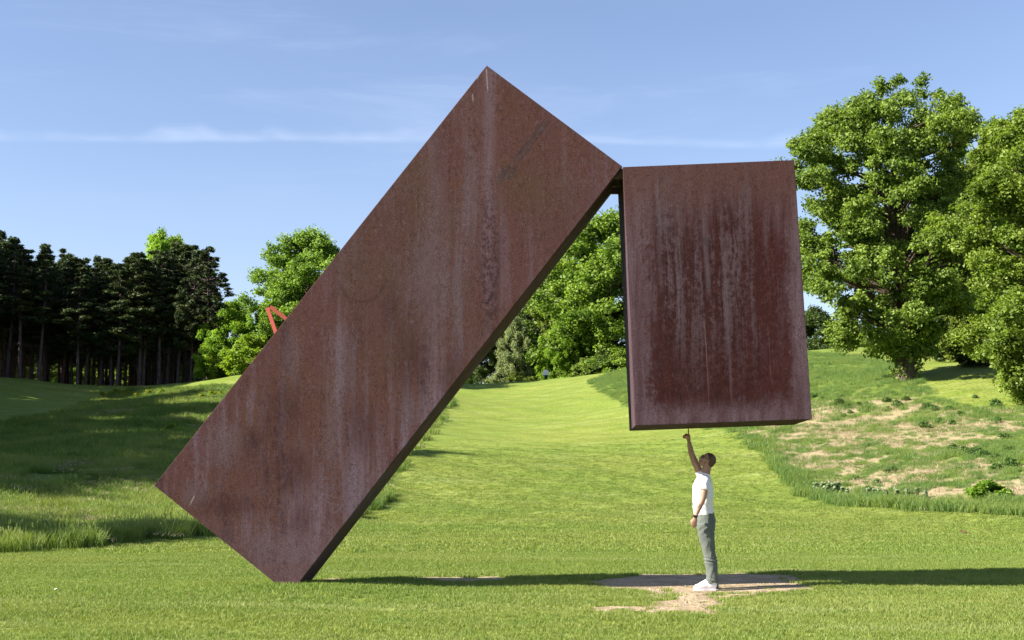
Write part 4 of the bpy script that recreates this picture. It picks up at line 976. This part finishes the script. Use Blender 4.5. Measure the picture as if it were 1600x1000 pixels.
for i, (dxx, dyy, dzz) in enumerate(((-.016, .006, .004), (-.028, .012, -.004), (-.036, .016, -.014))):   # three curled fingers, knuckles to the left
    b0 = k0+Vector((dxx*.4, dyy+.006*i, -.004-.007*i))
    loft(bm, [b0+Vector((.006, 0, -.014)), b0+Vector((dxx*.7-.010, 0, .020-.004*i)), b0+Vector((dxx*.7-.030, -.004, .010-.004*i)), b0+Vector((dxx*.7-.026, -.018, -.012-.004*i)), b0+Vector((dxx*.3-.008, -.026, -.014-.004*i))], [.0105, .0105, .0105, .0095, .008], 8)
loft(bm, [pm(1076.5, 684.5, .145), pm(1074.6, 681, .130), pm(1072.6, 679, .125)], [.012, .0105, .0085], 8)
fuse('body', bm, M['skin'], root, .0052, 2, .4)
# shirt
bm = bmesh.new()
loft(bm, [pm(1102.2, 741.5), pm(1101.5, 745), pm(1099.5, 752), pm(1098.3, 762), pm(1098, 776), pm(1098.6, 790), pm(1099.4, 799), pm(1100, 804.5)],
     [(.058, .070), (.082, .120), (.112, .190), (.130, .195), (.132, .182), (.126, .172), (.127, .172), (.126, .168)], 28)
loft(bm, [pm(1101.5, 749, -.13), pm(1101, 755, -.185), pm(1100, 762.5, -.222), pm(1099.8, 765.5, -.226)], [(.058, .062), (.062, .062), (.056, .055), (.055, .054)], 20)
loft(bm, [pm(1101, 750, .10), pm(1098, 744, .155), pm(1093.5, 738, .175), pm(1092, 735.5, .176)], [(.07, .07), (.068, .066), (.060, .060), (.056, .057)], 20)
shirt = fuse('t_shirt', bm, M['shirt'], root, .009, 4)
bm = bmesh.new(); loft(bm, [pm(1102.6, 740), pm(1101.8, 743.2)], [(.066, .070), (.068, .074)], 24, closed=False)
bmesh.ops.recalc_face_normals(bm, faces=bm.faces); me = bpy.data.meshes.new('collar'); bm.to_mesh(me); bm.free(); link('collar', me, M['shirt'], shirt, True)
# trousers: seat, two legs, rumpled hems
bm = bmesh.new()
loft(bm, [pm(1101, 801), pm(1101.6, 808), pm(1102.5, 815), pm(1103, 824)], [(.116, .160), (.122, .170), (.128, .176), (.118, .172)], 28)
for dy in (-.088, .098):
    loft(bm, [pm(1102.6, 818, dy), pm(1103.3, 830, dy), pm(1105, 845, dy), pm(1107.2, 860, dy), pm(1109.2, 868, dy), pm(1110.8, 878, dy), pm(1112.3, 892, dy), pm(1112.6, 901, dy), pm(1112.9, 907.5, dy), pm(1113.2, 910.5, dy)],
         [(.118, .09), (.110, .09), (.096, .088), (.082, .078), (.078, .074), (.080, .074), (.076, .070), (.073, .068), (.078, .070), (.074, .068)], 20)
tro = fuse('trousers', bm, M['trousers'], root, .0085, 3)
for v in tro.data.vertices:          # folds behind the knee and stacked at the ankle
    z = v.co.z; a_ = math.atan2(v.co.y, v.co.x); nv = Vector(v.normal)
    w1 = math.exp(-((z-.385)/.035)**2)*math.sin(z*150+v.co.x*22)*.010
    w2 = math.exp(-((z-.09)/.07)**2)*math.sin(z*125+v.co.x*35+v.co.y*30)*.008
    w3 = math.exp(-((z-.78)/.07)**2)*math.sin(v.co.x*60-z*70)*.004
    v.co += nv*(w1+w2+w3+.003*math.sin(z*31+v.co.x*50+v.co.y*20))
for v in shirt.data.vertices:
    z = v.co.z; nv = Vector(v.normal); w = math.exp(-((z-1.03)/.10)**2)
    v.co += nv*(.007*w*math.sin(z*85+v.co.x*45+v.co.y*25)+.004*math.sin(z*24+v.co.x*38+v.co.y*14))
# shoes
m, n = material('shoe_sole'); finish(n, principled(n, (.72, .66, .66), .7)); M['sole'] = m
m, n = material('navy_heel'); finish(n, principled(n, (.03, .035, .09), .6)); M['navy'] = m
for dy in (-.09, .10):
    b = pm(1120, 914.6, dy); gz0 = -.002
    def sp(x_, z_, y_=0): return Vector((b.x-x_, b.y+y_, gz0+z_))
    bm = bmesh.new()
    loft(bm, [sp(.005, .055), sp(.03, .065), sp(.08, .072), (sp(.13, .074)), sp(.18, .060), sp(.23, .045), sp(.27, .040), sp(.293, .034)],
         [(.030, .026), (.048, .034), (.060, .040), (.058, .042), (.045, .047), (.030, .048), (.022, .040), (.010, .022)], 18)
    loft(bm, [sp(.045, .07), sp(.052, .115)], [(.040, .032), (.038, .034)], 16)
    shoe = fuse('shoe', bm, M['shoe'], root, .006, 3)
    bm = bmesh.new(); O = [(.0, .0), (.01, .030), (.10, .036), (.18, .047), (.24, .048), (.285, .030), (.302, .0)]; O = O+[(a, -c) for a, c in O[-2:0:-1]]
    lo_ = [bm.verts.new(sp(a, .0, c)) for a, c in O]; hi_ = [bm.verts.new(sp(a, .028, c)) for a, c in O]; bm.faces.new(lo_); bm.faces.new(hi_[::-1])
    for i in range(len(O)): bm.faces.new((lo_[i], hi_[i], hi_[(i+1) % len(O)], lo_[(i+1) % len(O)]))
    bmesh.ops.recalc_face_normals(bm, faces=bm.faces); bmesh.ops.bevel(bm, geom=list(bm.edges), offset=.004, segments=2, affect='EDGES')
    me = bpy.data.meshes.new('sole'); bm.to_mesh(me); bm.free(); link('sole', me, M['sole'], shoe)
    bm = bmesh.new(); loft(bm, [sp(-.006, .03), sp(-.004, .075)], [(.020, .030), (.014, .024)], 12); me = bpy.data.meshes.new('heel_patch'); bm.to_mesh(me); bm.free(); link('heel_patch', me, M['navy'], shoe, True)
    bm = bmesh.new()
    for q in range(4):
        x_ = .125+q*.022; z_ = .108-q*.0125
        loft(bm, [sp(x_, z_-.006, -.03), sp(x_+.003, z_+.004, 0), sp(x_, z_-.006, .03)], [.0035]*3, 6, side=Vector((1, 0, 0)))
    me = bpy.data.meshes.new('laces'); bm.to_mesh(me); bm.free(); link('laces', me, M['shoe'], shoe)
# hair: close cropped cap
m, n = material('brown_hair'); pos = n.node('ShaderNodeTexCoord', out=3); hn_ = n.noise(pos, 160, 4, .7)
finish(n, principled(n, n.mix(hn_, (.045, .022, .012), (.12, .06, .03)), .6, normal=n.bump(hn_, .6, .004))); M['hair'] = m
bm = bmesh.new(); hball(bm, hp(-.015, .026), (.103, .081, .094), tilt); hball(bm, hp(-.042, -.005), (.074, .077, .088), tilt); hball(bm, hp(.034, .058), (.050, .056, .042), tilt)
geom = bm.verts[:]
hair = None
bmesh.ops.bisect_plane(bm, geom=bm.verts[:]+bm.edges[:]+bm.faces[:], plane_co=hp(.070, .030), plane_no=(fwd*.93-upv*.36), clear_outer=True)
bmesh.ops.bisect_plane(bm, geom=bm.verts[:]+bm.edges[:]+bm.faces[:], plane_co=hp(-.01, -.010), plane_no=(fwd*.80-upv*.60), clear_outer=True)
bmesh.ops.bisect_plane(bm, geom=bm.verts[:]+bm.edges[:]+bm.faces[:], plane_co=hp(-.05, -.070), plane_no=(-upv), clear_outer=True)
me = bpy.data.meshes.new('hair'); bm.to_mesh(me); bm.free(); link('hair', me, M['hair'], root, True)
# glasses
m, n = material('black_plastic'); finish(n, principled(n, (.012, .012, .014), .25)); M['plastic'] = m
m, n = material('dark_lens'); finish(n, principled(n, (.015, .014, .016), .08, spec=.6)); M['lens'] = m
bm = bmesh.new()
for s_ in (-1, 1):
    loft(bm, [hp(.096, .006, s_*.062), hp(.06, .006, s_*.079), hp(0, .002, s_*.088), hp(-.012, -.006, s_*.089)], [.004, .004, .0035, .003], 8, side=Vector((0, .1, 1)))
    ring = [hp(.101, .002+.019*math.sin(t), s_*.034+.027*math.cos(t)) for t in np.linspace(0, 6.283, 13)]
    loft(bm, ring, [.0035]*13, 6, side=fwd, closed=False)
loft(bm, [hp(.104, .008, -.008), hp(.104, .008, .008)], [.0035]*2, 6, side=fwd)
me = bpy.data.meshes.new('glasses'); bm.to_mesh(me); bm.free(); gl = link('glasses', me, M['plastic'], root)
for s_ in (-1, 1):
    bm = bmesh.new(); hball(bm, hp(.100, .002, s_*.034), (.004, .026, .018), tilt); me = bpy.data.meshes.new('lens'); bm.to_mesh(me); bm.free(); link('lens', me, M['lens'], gl, True)
# watch
bm = bmesh.new(); loft(bm, [pm(1086.9, 805.6, -.25), pm(1086.0, 808.4, -.25)], [(.0295, .034), (.0285, .034)], 20); me = bpy.data.meshes.new('watch'); bm.to_mesh(me); bm.free(); wt = link('watch', me, M['plastic'], root, True)
bm = bmesh.new(); ball(bm, pm(1085.6, 806.8, -.283), (.018, .006, .018)); me = bpy.data.meshes.new('watch_face'); bm.to_mesh(me); bm.free(); link('watch_face', me, M['lens'], wt, True)

# ------------------------------------------------------------------ the distant walker
def hidden(Y):        # how much of someone standing there the brow of the rise hides
    ys = np.linspace(100, Y-.5, 120); k = at(853, 600, 1)[0]; zz = hterrain(ys*k, ys); g = gz(Y*k, Y)
    return max(0, float((((zz-CAMZ)/ys).max())*Y + CAMZ - g))
YW = next((Y for Y in np.arange(160, 120, -.5) if hidden(Y) < .35), 140.0)
wx = at(853, 600, YW)[0]; wz = gz(wx, YW); wr = empty('person', (wx, YW, wz), 0)
tag(wr, 'tiny distant person in a loose white top and dark trousers walking away over the rise', 'person')
hz_ = max(1.3, min(1.8, (at(853, 593.5, YW)[2]-wz)))
bm = bmesh.new(); ball(bm, Vector((0, .03, 1.60)), (.085, .10, .12)); loft(bm, [(0, 0, 1.35), (0, .02, 1.55)], [.06, .055])
loft(bm, [(0, 0, .8), (0, 0, 1.1), (0, 0, 1.38)], [(.10, .14), (.11, .15), (.09, .17)], side=Vector((1, 0, 0)))
for s_, st in ((-1, .16), (1, -.14)):
    loft(bm, [(s_*.09, 0, .9), (s_*.09, st*.6, .48), (s_*.09, st, .06)], [.08, .055, .035]); loft(bm, [(s_*.09, st-.04, .05), (s_*.09, st+.18, .03)], [.04, .03])
    loft(bm, [(s_*.20, 0, 1.38), (s_*.27, 0, 1.1), (s_*.26, -st*.9, .88), (s_*.26, -st*1.2, .76)], [.055, .045, .035, .03])
fuse('body', bm, M['skin'], wr, .02, 2)
bm = bmesh.new(); loft(bm, [(0, 0, .86), (0, 0, 1.1), (0, 0, 1.36), (0, 0, 1.46)], [(.17, .23), (.16, .22), (.13, .21), (.07, .09)], side=Vector((1, 0, 0)))
for s_, st in ((-1, .16), (1, -.14)): loft(bm, [(s_*.18, 0, 1.38), (s_*.28, 0, 1.1), (s_*.30, -st*.9, .86)], [.08, .085, .08])
fuse('loose_top', bm, M['shirt'], wr, .02, 2)
M['dark_cloth'] = cloth('dark_cotton', (.015, .016, .025), (.03, .03, .04))
bm = bmesh.new(); loft(bm, [(0, 0, .74), (0, 0, .95)], [(.13, .17), (.12, .17)], side=Vector((1, 0, 0)))
for s_, st in ((-1, .16), (1, -.14)): loft(bm, [(s_*.09, 0, .82), (s_*.09, st*.6, .48), (s_*.09, st, .10)], [.105, .085, .07])
fuse('trousers', bm, M['dark_cloth'], wr, .02, 2)
bm = bmesh.new(); ball(bm, Vector((0, .005, 1.63)), (.095, .105, .12)); me = bpy.data.meshes.new('hair'); bm.to_mesh(me); bm.free(); link('hair', me, M['hair'], wr, True)
